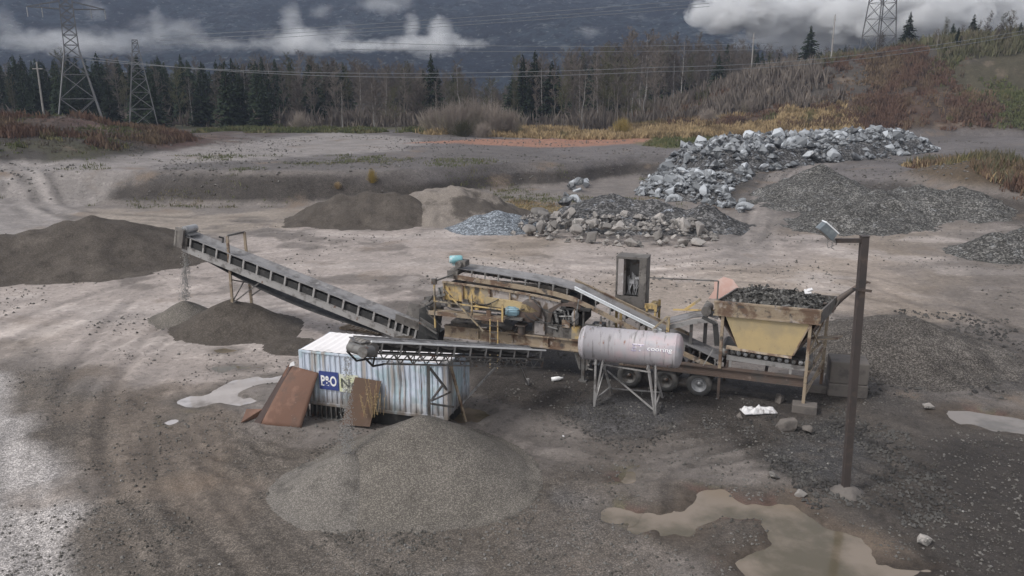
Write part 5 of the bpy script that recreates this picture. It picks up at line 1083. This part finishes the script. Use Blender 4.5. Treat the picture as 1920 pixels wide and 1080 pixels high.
def bare_segs(seed, spread=.17, base=.25, twig=.0021, lean=1.0):
    rs = np.random.RandomState(seed); trunk = []; tw = []
    nt = 1+(rs.rand() < .45)
    for ti in range(nt):
        p = np.array([.01*rs.randn(), .01*rs.randn(), 0.]); n = 9; top = 1.0 if ti == 0 else .8+.15*rs.rand(); dx = np.array([rs.randn()*.03+(.05*ti), rs.randn()*.03, 0])
        for k in range(n):
            q = p+np.array([dx[0]/n+.008*rs.randn(), dx[1]/n+.008*rs.randn(), top/n]); r0 = .0085*(1-k/n)+.0014; r1 = .0085*(1-(k+1)/n)+.0014; trunk.append((p, q, r0, r1))
            if p[2] > base*.7:
                for j in range(3+k//2):
                    a = rs.rand()*6.283; L = spread*(1.25-.8*q[2])*(.5+.8*rs.rand()); up = .75+.6*rs.rand(); d = np.array([math.cos(a), math.sin(a), up]); d /= np.linalg.norm(d)
                    s = p+(q-p)*rs.rand(); e = s+d*L; e2 = e+(d+np.array([0, 0, .5])+.3*rs.randn(3))*L*.35; tw.append((s, e, .0026, .0014)); tw.append((e, e2, .0014, .0006))
                    for m in range(7):
                        t = .25+.75*rs.rand(); s2 = s+(e-s)*t; d2 = d+np.array([0, 0, .3])+.65*rs.randn(3); d2 /= np.linalg.norm(d2); l2 = L*(.25+.35*rs.rand()); e3 = s2+d2*l2; tw.append((s2, e3, twig, twig*.6))
                        for w in range(2): d3 = d2+.7*rs.randn(3); d3 /= np.linalg.norm(d3); tw.append((s2+d2*l2*.6, s2+d2*l2*.6+d3*l2*.6, twig*.8, twig*.5))
            p = q
    return trunk, tw
def shrub_segs(seed, n=260):
    rs = np.random.RandomState(seed); tw = []
    for i in range(n):
        a = rs.rand()*6.283; b = .25+1.25*rs.rand()**.8; d = np.array([math.cos(a)*math.cos(b), math.sin(a)*math.cos(b), math.sin(b)]); s = np.array([.3*rs.randn(), .3*rs.randn(), 0])*.6; L = .55+.4*rs.rand(); e = s+d*L*np.array([1, 1, .85]); tw.append((s, e, .006, .003))
        for m in range(6):
            t = .4+.6*rs.rand(); s2 = s+(e-s)*t; d2 = d+.6*rs.randn(3)+np.array([0, 0, .2]); d2 /= np.linalg.norm(d2); tw.append((s2, s2+d2*.22, .0035, .002))
    return tw
def trunk_mesh(h=.9): V, F = tube_arrays([((0,0,-.02), (0,0,.5), .011, .007), ((0,0,.5), (.003,0,h), .007, .002)], 7); return V, F
CON = []; BARE = []
for i in range(6):
    V, F = conifer_arrays(300+i, (.19, .24, .21, .26, .18, .23)[i], (.0, .05, .1, .0, .12, .06)[i]); a = np_mesh('crown', V, F); a.materials.append(M['needle']); tV, tF = trunk_mesh(); t = np_mesh('trunk', tV, tF, True); t.materials.append(M['bark']); CON.append((t, a, V, F))
for i in range(8):
    tr, tw = bare_segs(400+i, (.15, .19, .13, .2, .16, .22, .12, .17)[i], (.25, .35, .4, .15, .3, .2, .45, .3)[i]); tV, tF = tube_arrays(tr, 6); V, F = tube_arrays(tw, 3)
    t = np_mesh('trunk', tV, tF, True); t.materials.append(M['bark'] if i % 4 else M['palebark']); a = np_mesh('crown', V, F); a.materials.append(M['twiggreen'] if i in (2, 5) else M['twig']); BARE.append((t, a, V, F, tV, tF))
def tree(kind, i, x, y, h, rz, label, group, wide=1.0):
    t, a = (CON if kind == 'conifer_tree' else BARE)[i][:2]
    r = empty(kind, (x, y, hz(x, y)-.1), rz); r.scale = (h*wide, h*wide, h); tag(r, label, 'tree', group)
    for nm, me in (('trunk', t), ('crown', a)): o = bpy.data.objects.new(nm, me); col.objects.link(o); o.parent = r
    return r
TOPX = [-60, 0, 100, 250, 330, 400, 470, 560, 640, 760, 860, 900, 950, 975, 1050, 1150, 1200, 1300, 1420, 1500, 1560, 1700, 1800, 1860, 1920, 1990]
TOPY = [104, 104, 100, 98, 104, 96, 100, 95, 106, 112, 122, 148, 150, 96, 92, 66, 60, 62, 76, 94, 82, 80, 82, 60, 44, 40]
def ray_x(px, y): return YP(px, 200, y)[0]
def kind_label(kind, px):
    where = ('left of the two lattice towers' if px < 110 else 'between and behind the two left lattice towers' if px < 290 else 'right of the two left lattice towers' if px < 470 else
             'in the dark wood behind the left upper yard' if px < 640 else 'behind the grey shrubs in the middle' if px < 960 else 'in the tall wood right of the gap' if px < 1230 else 'behind the left foot of the brown hill' if px < 1480 else 'behind the crest of the brown hill')
    return ('dark conifer standing ' if kind == 'conifer_tree' else 'bare grey tree standing ')+where, ('conifers ' if kind == 'conifer_tree' else 'bare trees ')+where
rs_ = random.Random(21)
for row, (y0, step, hk) in enumerate(((180, 25, .80), (196, 22, .90), (212, 21, 1.0))):
    px = -50+7*row
    while px < 1975:
        p = px+rs_.uniform(-8, 8); y = y0+rs_.uniform(-6, 6)
        if p > 1230: y += 40
        pc = .78 if p < 450 else .5 if p < 620 else .08 if p < 960 else .12 if p < 1480 else .22
        kind = 'conifer_tree' if rs_.random() < pc else 'bare_tree'; x = ray_x(p, y); top = float(np.interp(p, TOPX, TOPY))
        zt = YP(p, top, y)[2]; h = (zt-hz(x, y))*hk*rs_.uniform(.80, 1.02)*(1.0 if kind == 'conifer_tree' else 1.0)
        if kind == 'conifer_tree' and 1015 < p < 1190: kind = 'bare_tree'
        if h > 2.5:
            lb, gp_ = kind_label(kind, p); tree(kind, rs_.randrange(6 if kind == 'conifer_tree' else 8), x, y, h, rs_.uniform(0, 6.28), lb, gp_, rs_.uniform(.85, 1.25))
        px += step*rs_.uniform(.75, 1.25)
for k in range(22):
    p = 1735+10.5*k+rs_.uniform(-5, 5); y = rs_.uniform(196, 212); x = ray_x(p, y); kd = 'conifer_tree' if rs_.random() < .35 else 'bare_tree'
    tree(kd, rs_.randrange(6), x, y, rs_.uniform(4, 8), rs_.uniform(0, 6), ('young conifer' if kd == 'conifer_tree' else 'small bare tree')+' on the right upper slope of the hill', 'saplings on the right slope', 1.3)
# trees that stand out
for px, top, y, kind, i, lb in [(1688, 20, 212, 'conifer_tree', 1, 'dark conifer standing alone on the crest right of the far tower'), (1508, 46, 236, 'conifer_tree', 3, 'small conifer rising above the left of the hill crest'), (427, 112, 172, 'conifer_tree', 2, 'broad pale green conifer standing forward at the wood edge'),
                                (492, 140, 172, 'conifer_tree', 5, 'second broad conifer at the wood edge with pale stems'), (810, 97, 190, 'conifer_tree', 0, 'tall narrow conifer among the bare trees in the middle'), (980, 100, 196, 'conifer_tree', 0, 'dark conifer at the right side of the gap in the wood'), (1003, 92, 199, 'conifer_tree', 2, 'tallest of the dark conifers just right of the gap'), (1034, 112, 194, 'conifer_tree', 5, 'shorter dark conifer third from the gap in the wood'),
                                (1172, 52, 186, 'bare_tree', 6, 'tallest bare tree in the wood right of the gap'), (705, 150, 165, 'bare_tree', 3, 'broad bare tree before the wood left of the shrubs'), (742, 165, 163, 'bare_tree', 5, 'second broad bare tree nearest the shrubs'), (862, 118, 172, 'bare_tree', 0, 'pale dead tree with a white stem in the middle'),
                                (1640, 60, 209, 'bare_tree', 3, 'pale leafless tree under the far tower on the hill'), (922, 150, 175, 'bare_tree', 5, 'low bare tree standing in the gap in the wood')]:
    x = ray_x(px, y); tree(kind, i, x, y, YP(px, top, y)[2]-hz(x, y), px*.1, lb, None, 1.1 if kind == 'conifer_tree' else 1.3)
# the wood behind reads as one mass
rs = np.random.RandomState(5); VV = []; FF = []; nv = 0; V2 = []; F2 = []; nv2 = 0
for i in range(760):
    y = rs.uniform(218, 300); px = rs.uniform(-120, 2040); x = ray_x(px, y)+0; top = float(np.interp(px, TOPX, TOPY)); pc = .75 if px < 450 else .45 if px < 640 else .10 if px < 960 else .2
    if 885 < px < 965: top = 158
    if px > 1200: y += 35; x = ray_x(px, y)
    zt = YP(px, top+6, y)[2]; g = hz(x, y); h = max(4, (zt-g)*rs.uniform(.62, .98)); a = rs.rand()*6.28; c, s = math.cos(a), math.sin(a)
    con = rs.rand() < pc; src = CON[rs.randint(6)] if con else BARE[rs.randint(8)]
    P = src[2]*h; w = rs.uniform(.9, 1.3); P = np.stack([(P[:, 0]*c-P[:, 1]*s)*w+x, (P[:, 0]*s+P[:, 1]*c)*w+y, P[:, 2]+g], -1)
    if con: VV.append(P); FF.append(src[3]+nv); nv += len(P)
    else: V2.append(P); F2.append(src[3]+nv2); nv2 += len(P); Q = src[4]*h; Q = np.stack([(Q[:, 0]*c-Q[:, 1]*s)*w+x, (Q[:, 0]*s+Q[:, 1]*c)*w+y, Q[:, 2]+g], -1)
me = np_mesh('forest', np.concatenate(VV), np.concatenate(FF)); tag(link_mesh('forest', me, M['needle']), 'dark conifer wood behind the nearer trees', kind='stuff')
me = np_mesh('forest', np.concatenate(V2), np.concatenate(F2)); tag(link_mesh('forest', me, M['twig']), 'bare grey wood behind the nearer trees', kind='stuff')
# shrubs
SHR = []
for i in range(3): V, F = tube_arrays(shrub_segs(500+i), 3); me = np_mesh('shrub', V, F); me.materials.append(M['shrub']); SHR.append(me)
def shrub(px, py, y, rx, rz_, label, i=0, m=None, cat='shrub', name='shrub'):
    x = ray_x(px, y); me = SHR[i % 3]
    if m: me = me.copy(); me.materials.clear(); me.materials.append(m)
    o = bpy.data.objects.new(name, me); col.objects.link(o); o.location = (x, y, hz(x, y)-.1); o.scale = (rx, rx*.8, rz_); o.rotation_euler = (0, 0, px*.37); return tag(o, label, cat)
for k, (px, y, rx, hz_, lb) in enumerate([(812, 158, 4.6, 6.2, 'leftmost rounded grey shrub of the middle thicket'), (846, 155, 5.2, 7.6, 'tall grey shrub second from the left of the thicket'), (884, 156, 5.4, 8.2, 'tallest grey shrub at the centre of the thicket'), (922, 156, 5.2, 7.8, 'grey shrub right of the tallest one in the thicket'), (955, 158, 4.8, 6.6, 'lower grey shrub at the right end of the thicket'), (868, 150, 3.2, 3.6, 'low greenish shrub before the middle of the thicket'), (905, 149, 3.0, 3.4, 'second low shrub before the thicket')]):
    shrub(px, 0, y, rx, hz_, lb, k, M['twiggreen'] if k in (5,) else None)
shrub(1168, 0, 163, 3.0, 4.6, 'yellow leaved bush at the foot of the brown hill', 1, M['yellowbush']); shrub(560, 0, 168, 2.6, 4.5, 'purplish bare shrub before the left wood', 2); shrub(45, 0, 150, 2.2, 4.5, 'orange brown shrub on the left mound', 0, M['yellowbush'])
shrub(1405, 0, 186, 3.0, 4.5, 'bare shrub high on the left shoulder of the hill', 1); shrub(1330, 0, 178, 3.2, 4.0, 'bare shrub low on the left shoulder of the hill', 2)
x = ray_x(692, 88)
shrub(692, 0, 87.5, .9, 1.9, 'yellow bush on the bench face above the dark sand heap', 0, M['yellowbush']); shrub(625, 0, 86.5, .7, 1.0, 'small tan bush on the bench face left of the yellow bush', 1, M['tangrass'])
# brush, grass: stuff
def brush(label, n, region, h0, h1, w, m, seed, blades=6, lean=.5, name='brush', dens=None, spread=.5):
    rs = np.random.RandomState(seed); P = []
    while sum(len(p) for p in P) < n:
        p = region(rs, 6000)
        if dens is not None: p = p[rs.rand(len(p)) < dens(p[:, 0], p[:, 1])]
        P.append(p)
    p = np.concatenate(P)[:n]; z = height(p[:, 0], p[:, 1]); k = n*blades
    X = np.repeat(p[:, 0], blades)+spread*rs.randn(k)*.5; Y = np.repeat(p[:, 1], blades)+spread*rs.randn(k)*.5; Z = np.repeat(z, blades)-.05
    hh = np.repeat(h0+(h1-h0)*rs.rand(n)**2, blades)*(.5+.7*rs.rand(k)); a = rs.rand(k)*6.283; lx, ly = np.cos(a)*hh*lean*rs.rand(k), np.sin(a)*hh*lean*rs.rand(k); b = rs.rand(k)*6.283; wx, wy = np.cos(b)*w, np.sin(b)*w
    V = np.stack([np.stack([X-wx, Y-wy, Z], -1), np.stack([X+wx, Y+wy, Z], -1), np.stack([X+lx+wx*.3, Y+ly+wy*.3, Z+hh], -1), np.stack([X+lx*.4-wx*1.3, Y+ly*.4-wy*1.3, Z+hh*.6], -1)], 1).reshape(-1, 3)
    tag(link_mesh(name, np_mesh(name, V, (np.arange(4)[None]+4*np.arange(k)[:, None])), m), label, kind='stuff')
def box(x0, x1, y0, y1): return lambda rs, n: np.stack([rs.uniform(x0, x1, n), rs.uniform(y0, y1, n)], -1)
nz = lambda x, y, s, k, o=0.0: S((fbm(x, y, s, 3, k)+.12+o)/.3)
brush('reddish brown bramble covering the hill', 15000, box(24, 118, 160, 222), .4, 1.5, .10, M['redbrush'], 1, 7, dens=lambda x, y: S((height(x, y, False)-3.4)/1.0)*S((108-x)/14)*(.04+.96*nz(x, y, 8, 110, -.03))*(1-.85*S(1-abs(sdline(x, y, [(62, 182), (80, 179), (98, 180)]))/2.5)))
brush('tan dry grass along the foot of the hill and the middle ground', 14000, box(-20, 72, 148, 184), .4, 1.4, .10, M['tangrass'], 2, 7, name='grass', dens=lambda x, y: S((height(x, y, False)-2.0)/.5)*S((9.5-height(x, y, False))/2)*nz(x, y, 9, 111, .1)*S((x+20)/8)*S((y-151-np.clip((x-20)*.25, 0, 10))/4))
brush('dull green grass and low plants before the left wood', 8000, box(-62, 2, 150, 180), .3, 1.0, .10, M['greengrass'], 3, 6, name='grass', dens=lambda x, y: nz(x, y, 8, 112)*S((y-156)/6))
brush('green grass on the right bench of the hill', 9000, box(90, 150, 160, 230), .3, 1.2, .10, M['greengrass'], 4, 6, name='grass', dens=lambda x, y: S((height(x, y, False)-3.6)/1.0)*nz(x, y, 9, 113, .1)*S((x-92)/10))
brush('brown undergrowth at the foot of the wood', 14000, box(-155, 75, 180, 232), .8, 4.2, .13, M['twig'], 5, 7, dens=lambda x, y: nz(x, y, 10, 114, .1))
brush('undergrowth behind the crest of the hill', 5000, box(24, 170, 205, 250), .8, 2.6, .13, M['twiggreen'], 6, 7, dens=lambda x, y: nz(x, y, 10, 115, .15)*S((x-24)/10))
brush('red brown brush on the left mound', 3500, box(-78, -46, 104, 150), .4, 1.3, .08, M['redbrush'], 7, 7, dens=lambda x, y: S((height(x, y, False)-4.0)/1.0)*nz(x, y, 8, 116)*S((x+76)/10))
brush('dark green weeds on the left mound', 3500, box(-120, -50, 95, 150), .2, .6, .07, M['greengrass'], 8, 6, name='weeds', dens=lambda x, y: S((height(x, y, False)-3.9)/.8)*nz(x, y, 7, 117))
brush('brown and green brush on the bank at the right edge', 4200, box(38, 70, 60, 102), .3, 1.5, .05, M['redbrush'], 9, 7, dens=lambda x, y: S((height(x, y, False)-2.0)/.9)*nz(x, y, 4, 118, .05)*S((x-.10*(y-80)-46.5)/3))
brush('dry tan grass mixed in the bank at the right edge', 2600, box(38, 70, 60, 104), .3, 1.2, .045, M['tangrass'], 10, 6, name='grass', dens=lambda x, y: S((height(x, y, False)-1.8)/.9)*nz(x, y, 4, 119)*S((x-.10*(y-80)-46.5)/3))
brush('green grass hump beside the long boulder heap', 1500, polyreg(gp((1205,280),(1235,260),(1290,250),(1345,262),(1330,278),(1250,284), z=2.0)), .2, .7, .06, M['greengrass'], 11, 6, name='grass')
brush('thin yellow green grass left of the dark rubble heap', 900, polyreg(gp((940,395),(960,372),(1050,385),(1060,400),(1030,412),(970,405))), .08, .3, .03, M['tangrass'], 12, 6, name='grass')
brush('thin weeds on the bench face', 1800, box(-55, 18, 82, 108), .12, .45, .03, M['greengrass'], 13, 6, name='weeds', dens=lambda x, y: nz(x, y, 6, 120, -.1))

brush('dark brush and saplings on the right upper slope of the hill', 6000, box(98, 165, 192, 232), .8, 3.4, .13, M['twiggreen'], 14, 7, dens=lambda x, y: nz(x, y, 9, 121, .2)*S((x-98)/8))
brush('low weeds over the left mound', 5000, box(-115, -48, 92, 140), .1, .45, .06, M['twig'], 15, 6, name='weeds', dens=lambda x, y: S((height(x, y, False)-3.8)/.8))
brush('green brush on the bank at the right edge', 1800, box(38, 70, 60, 104), .3, 1.6, .05, M['twiggreen'], 16, 7, dens=lambda x, y: S((height(x, y, False)-2.0)/.9)*nz(x, y, 4, 122)*S((x-.10*(y-80)-46.5)/3))
# ================================================================== LATTICE TOWERS, POLES, WIRES
def lattice(px, y, wb, z_waist, w_waist, z_top, arms, label, rz, dm=.10, base=None, cat='pylon'):
    x = ray_x(px, y) if base is None else base; g = hz(x, y); r = empty('lattice_tower', (x, y, g), rz); tag(r, label, cat)
    zw, zt = z_waist-g, z_top-g
    def half(z): return (wb+(w_waist-wb)*z/zw)/2 if z < zw else (w_waist+(w_waist*.75-w_waist)*(z-zw)/max(zt-zw, .1))/2
    def cor(i, z): h = half(z); return Vector((h*(1, -1, -1, 1)[i], h*(1, 1, -1, -1)[i], z))
    for i in range(4): MB().bar(cor(i, -.5), cor(i, zw), dm*1.6).bar(cor(i, zw), cor(i, zt), dm*1.3).build('leg', M['pylon'], r)
    b = MB(); z = 0.0; lv = [0]
    while z < zt-.5: z += max(1.6, half(z)*2*.75); lv.append(min(z, zt))
    for za, zb in zip(lv[:-1], lv[1:]):
        for i in range(4): j = (i+1) % 4; b.bar(cor(i, za), cor(j, zb), dm*.8).bar(cor(j, za), cor(i, zb), dm*.8).bar(cor(i, zb), cor(j, zb), dm*.8)
    b.build('bracing', M['pylon'], r)
    for za, ln in arms:
        zz = za-g; b = MB(); h = half(zz)
        for s in (-1, 1):
            tip = Vector((s*ln, 0, zz+.2)); 
            for yy in (-h, h): b.bar((s*h, yy, zz), tip, dm).bar((s*h, yy, zz+1.4), tip, dm)
            for t in (.3, .6): b.bar(Vector((s*h, -h, zz)).lerp(tip, t), Vector((s*h, h, zz+1.4)).lerp(tip, t), dm*.7)
        b.build('cross_arm', M['pylon'], r)
        b = MB()
        for s in (-1, 1):
            for t in (1.0, .55):
                q = Vector((s*(h+(ln-h)*t), 0, zz+.1)); b.tube(q, q-Vector((0, 0, 1.7)), .09, n=6)
        b.build('insulator', M['bolt'], r)
    return r
lattice(148, 160, 8.6, 19.0, 2.5, 36, [(26.5, 6.5), (32, 5)], 'large lattice tower on the left with wide splayed legs', .5, .12)
lattice(266, 170, 5.6, 19.5, 1.3, 21.5, [], 'slimmer lattice tower to the right of the large left one', .4, .10)
lattice(1634, 214, 6.2, 34, 4.4, 44, [(38, 9)], 'tall lattice tower rising behind the crest of the brown hill', .3, .13)
def utility(px, ptop, y, label, arm=.9):
    x = ray_x(px, y); g = hz(x, y); zt = YP(px, ptop, y)[2]; r = empty('utility_pole', (x, y, g)); tag(r, label, 'utility pole')
    MB().tube((0,0,-.3), (0,0,zt-g), .20, .13, 8).build('post', M['palebark'], r)
    MB().bar((-arm,0,zt-g-1.2), (arm,0,zt-g-1.2), .14).build('crossarm', M['palebark'], r)
utility(80, 116, 150, 'thin wooden utility pole left of the large lattice tower'); utility(1550, 27, 208, 'tall utility pole on the hill left of the far tower', .3); utility(1404, 62, 205, 'utility pole among bare trees at the left of the hill', .5)
def wire(pts, label, r=.045, grp='power lines across the valley'):
    P = [YP(px, py, y) for px, py, y in pts]; a, m, c = [Vector(p) for p in P]; V = []
    q = [a*(1-t)*(1-t)+(2*m-(a+c)/2)*2*t*(1-t)+c*t*t for t in [i/24 for i in range(25)]]
    b = MB().path(q, r, 5); o = b.build('power_line', M['wire']); tag(o, label, 'power line', None)
for pts, lb in [([(300, 68, 190), (800, 38, 190), (1330, -2, 190)], 'topmost power line crossing the mountain'), ([(300, 76, 190), (800, 46, 190), (1330, 6, 190)], 'second power line just under the topmost one'), ([(300, 84, 192), (800, 52, 192), (1330, 12, 192)], 'third power line under the top pair'),
                ([(640, 78, 186), (1050, 87, 186), (1460, 80, 186)], 'upper power line before the bare trees in the middle'), ([(640, 92, 186), (1050, 97, 186), (1460, 92, 186)], 'lower power line before the bare trees in the middle'),
                ([(160, 106, 158), (640, 143, 158), (1240, 134, 158)], 'long sagging power line before the dark wood'), ([(160, 112, 158), (640, 137, 158), (1240, 126, 158)], 'power line just above the long sagging one'), ([(1240, 134, 158), (1600, 112, 170), (1960, 56, 178)], 'power line climbing across the hill to the right edge'), ([(1240, 126, 158), (1600, 104, 170), (1960, 50, 178)], 'power line above the one climbing across the hill')]:
    wire(pts, lb, .05)

# ================================================================== MOUNTAIN, MIST, AIR
MX, MY = np.meshgrid(np.linspace(-2700, 2700, 420), 700+np.linspace(0, 1, 200)**1.2*2300)
e = (MY-700); MZ = .30*e*(1+.25*fbm(MX, MY, 900, 3, 130))+55*fbm(MX, MY*.5, 330, 4, 131)*S(e/300)+24*np.abs(fbm(MX, MY*.35, 120, 3, 132))*S(e/200)-6
MZ += 5*fbm(MX, MY, 26, 2, 133)
ii = np.arange(MX.size).reshape(MX.shape); mf = np.stack([ii[:-1, :-1], ii[:-1, 1:], ii[1:, 1:], ii[1:, :-1]], -1).reshape(-1, 4)
tag(link_mesh('mountain', np_mesh('mountain', np.stack([MX, MY, MZ], -1).reshape(-1, 3), mf, True), M['mountain']), 'dark forested mountain side filling the background', kind='structure')
# valley floor between the ground sheet and the mountain
def cloud_mat(rx, ry, rz_, dens, thr, scale, seed):
    m = bpy.data.materials.new('mist_%d' % seed); m.use_nodes = True; nt = m.node_tree; nt.nodes.clear(); out = nd(nt, 'ShaderNodeOutputMaterial'); v = nd(nt, 'ShaderNodeVolumePrincipled'); v.inputs['Color'].default_value = (1, 1, 1, 1); v.inputs['Anisotropy'].default_value = .0
    tc = nd(nt, 'ShaderNodeTexCoord'); mp = nd(nt, 'ShaderNodeMapping'); mp.inputs['Scale'].default_value = (1/rx, 1/ry, 1/rz_); nt.links.new(tc.outputs['Object'], mp.inputs[0])
    ln = nd(nt, 'ShaderNodeVectorMath', operation='LENGTH'); nt.links.new(mp.outputs[0], ln.inputs[0])
    n = nd(nt, 'ShaderNodeTexNoise'); n.inputs['Scale'].default_value = scale; n.inputs['Detail'].default_value = 6; n.inputs['Roughness'].default_value = .68; n.inputs['Distortion'].default_value = .35
    m2 = nd(nt, 'ShaderNodeMapping'); m2.inputs['Location'].default_value = (seed*37.1, seed*11.3, 0); m2.inputs['Scale'].default_value = (.75, .75, 1.25); nt.links.new(tc.outputs['Object'], m2.inputs[0]); nt.links.new(m2.outputs[0], n.inputs['Vector'])
    a = nd(nt, 'ShaderNodeMath', operation='MULTIPLY_ADD'); a.inputs[1].default_value = -.50; a.inputs[2].default_value = .26-thr; nt.links.new(ln.outputs['Value'], a.inputs[0])
    s = nd(nt, 'ShaderNodeMath', operation='ADD'); nt.links.new(a.outputs[0], s.inputs[0]); nt.links.new(n.outputs['Fac'], s.inputs[1])
    mr = nd(nt, 'ShaderNodeMapRange'); mr.inputs[1].default_value = .40; mr.inputs[2].default_value = .84; mr.inputs[3].default_value = 0; mr.inputs[4].default_value = dens*2.6; nt.links.new(s.outputs[0], mr.inputs[0])
    nt.links.new(mr.outputs[0], v.inputs['Density']); nt.links.new(v.outputs[0], out.inputs['Volume']); return m
def cloud(px, py, wpx, hpx, y, dens, thr, label, seed, scale=.03):
    c = YP(px, py, y); k = y/FOC; rx, rz_ = wpx*k/2*1.35, hpx*k/2*1.7; ry = max(14, min(40, rx*.5)); scale = .62/rz_**.8
    bm = bmesh.new(); bmesh.ops.create_icosphere(bm, subdivisions=3, radius=1.0); bmesh.ops.scale(bm, vec=(rx, ry, rz_), verts=bm.verts); me = bpy.data.meshes.new('cloud'); bm.to_mesh(me); bm.free()
    o = link_mesh('cloud', me, cloud_mat(rx, ry, rz_, dens, thr, scale, seed)); o.location = c; tag(o, label, kind='stuff')
CY = 620
for a in [(150, 80, 340, 40, .016, .0, 'grey mist bank above the left wood'), (12, 50, 70, 70, .014, .02, 'grey mist puff in the left upper corner'), (310, 60, 200, 60, .012, .04, 'thin mist wisps right of the left mist bank'), (175, 12, 60, 40, .010, .04, 'faint mist wisp high at the left'), (420, 84, 200, 22, .012, .03, 'thin mist streak low over the left wood'),
          (570, 76, 180, 40, .035, -.01, 'white mist puff left of the middle'), (680, 86, 170, 18, .03, -.02, 'low white mist streak left of the middle'), (800, 84, 140, 34, .05, -.03, 'brightest white mist puff in the middle'), (880, 82, 90, 16, .03, .0, 'thin mist tail right of the middle puff'), (1102, 58, 70, 26, .012, .06, 'faint lone mist wisp on the mountain'),
          (545, 46, 44, 58, .022, -.01, 'steam like mist curl rising from the left puff'), (772, 58, 34, 56, .03, -.02, 'mist curl rising left above the middle puff'), (826, 62, 44, 60, .035, -.03, 'taller mist curl rising right above the middle puff'), (650, 60, 60, 40, .014, .0, 'thin mist curl between the two white puffs'), (295, 46, 30, 50, .014, .0, 'thin mist curl above the wood right of the slim tower'),
          (720, 8, 130, 40, .018, .02, 'faint mist at the top edge of the middle'), (600, 22, 60, 30, .012, .03, 'faint mist curl high above the wood'),
          (1400, 24, 170, 54, .2, -.11, 'bright white cloud at the left of the right bank'), (1530, 40, 200, 80, .13, -.10, 'broad white cloud behind the utility pole'), (1680, 30, 260, 70, .22, -.12, 'brightest cloud behind the far lattice tower'), (1850, 24, 180, 60, .13, -.10, 'white cloud at the right upper corner'), (1390, 80, 60, 40, .03, .0, 'small mist patch below the bright cloud')]:
    px, py, w, h, dn, th, lb = a; cloud(px, py, w, h, CY+(px % 7)*6, dn, th, lb, px % 97)
# ================================================================== LIGHT, AIR, CAMERA
SUN_EL, SUN_AZ = 50, 245                                              # high behind the camera, a little to the left
w = bpy.data.worlds.new('World'); sc.world = w; w.use_nodes = True; nt = w.node_tree; nt.nodes.clear()
out = nd(nt, 'ShaderNodeOutputWorld'); bg = nd(nt, 'ShaderNodeBackground'); sky = nd(nt, 'ShaderNodeTexSky'); sky.sky_type = 'NISHITA'; sky.sun_disc = False
sky.sun_elevation = R(SUN_EL); sky.sun_rotation = R(SUN_AZ); sky.dust_density = 1.5; sky.air_density = 1.0; sky.ozone_density = 1.0
hs = nd(nt, 'ShaderNodeHueSaturation'); hs.inputs['Saturation'].default_value = .07
nt.links.new(sky.outputs[0], hs.inputs['Color']); nt.links.new(hs.outputs[0], bg.inputs[0]); bg.inputs[1].default_value = .115; nt.links.new(bg.outputs[0], out.inputs[0])
ld_ = bpy.data.lights.new('sun', 'SUN'); ld_.energy = 1.35; ld_.angle = R(14); ld_.color = (1, .965, .92); so = bpy.data.objects.new('sun', ld_); col.objects.link(so)
dv = Vector((math.sin(R(SUN_AZ))*math.cos(R(SUN_EL)), math.cos(R(SUN_AZ))*math.cos(R(SUN_EL)), math.sin(R(SUN_EL)))); so.rotation_euler = dv.to_track_quat('Z', 'Y').to_euler(); so.location = (20, 40, 60)
if HAZE:
    hm = bpy.data.materials.new('haze_air'); hm.use_nodes = True; n_ = hm.node_tree; n_.nodes.clear(); o_ = nd(n_, 'ShaderNodeOutputMaterial'); v_ = nd(n_, 'ShaderNodeVolumePrincipled'); v_.inputs['Color'].default_value = (.58, .67, .88, 1); v_.inputs['Density'].default_value = HAZE; n_.links.new(v_.outputs[0], o_.inputs['Volume'])
    hb = MB().box(-2760, 2760, -75, 3060, -20, 1300).build('haze', hm); tag(hb, 'thin blue air over the valley', kind='stuff')
cam = bpy.data.cameras.new('camera'); co = bpy.data.objects.new('camera', cam); col.objects.link(co); co.location = (0, 0, CAMH); co.rotation_euler = (PI/2-PITCH, 0, 0)
cam.sensor_width = 36; cam.lens = 36*FOC/1920; cam.clip_start = .3; cam.clip_end = 6000; sc.camera = co
vs = sc.view_settings; vs.view_transform = 'Standard'; vs.look = 'None'; vs.exposure = EXPO; vs.gamma = 1; vs.use_curve_mapping = False
cy = sc.cycles; cy.use_denoising = True; cy.max_bounces = 6; cy.diffuse_bounces = 3; cy.glossy_bounces = 2; cy.transmission_bounces = 2; cy.volume_bounces = 4; cy.transparent_max_bounces = 4
cy.volume_step_rate = .35; cy.volume_max_steps = 128; cy.sample_clamp_indirect = 4
try: cy.denoiser = 'OPENIMAGEDENOISE'
except Exception: pass
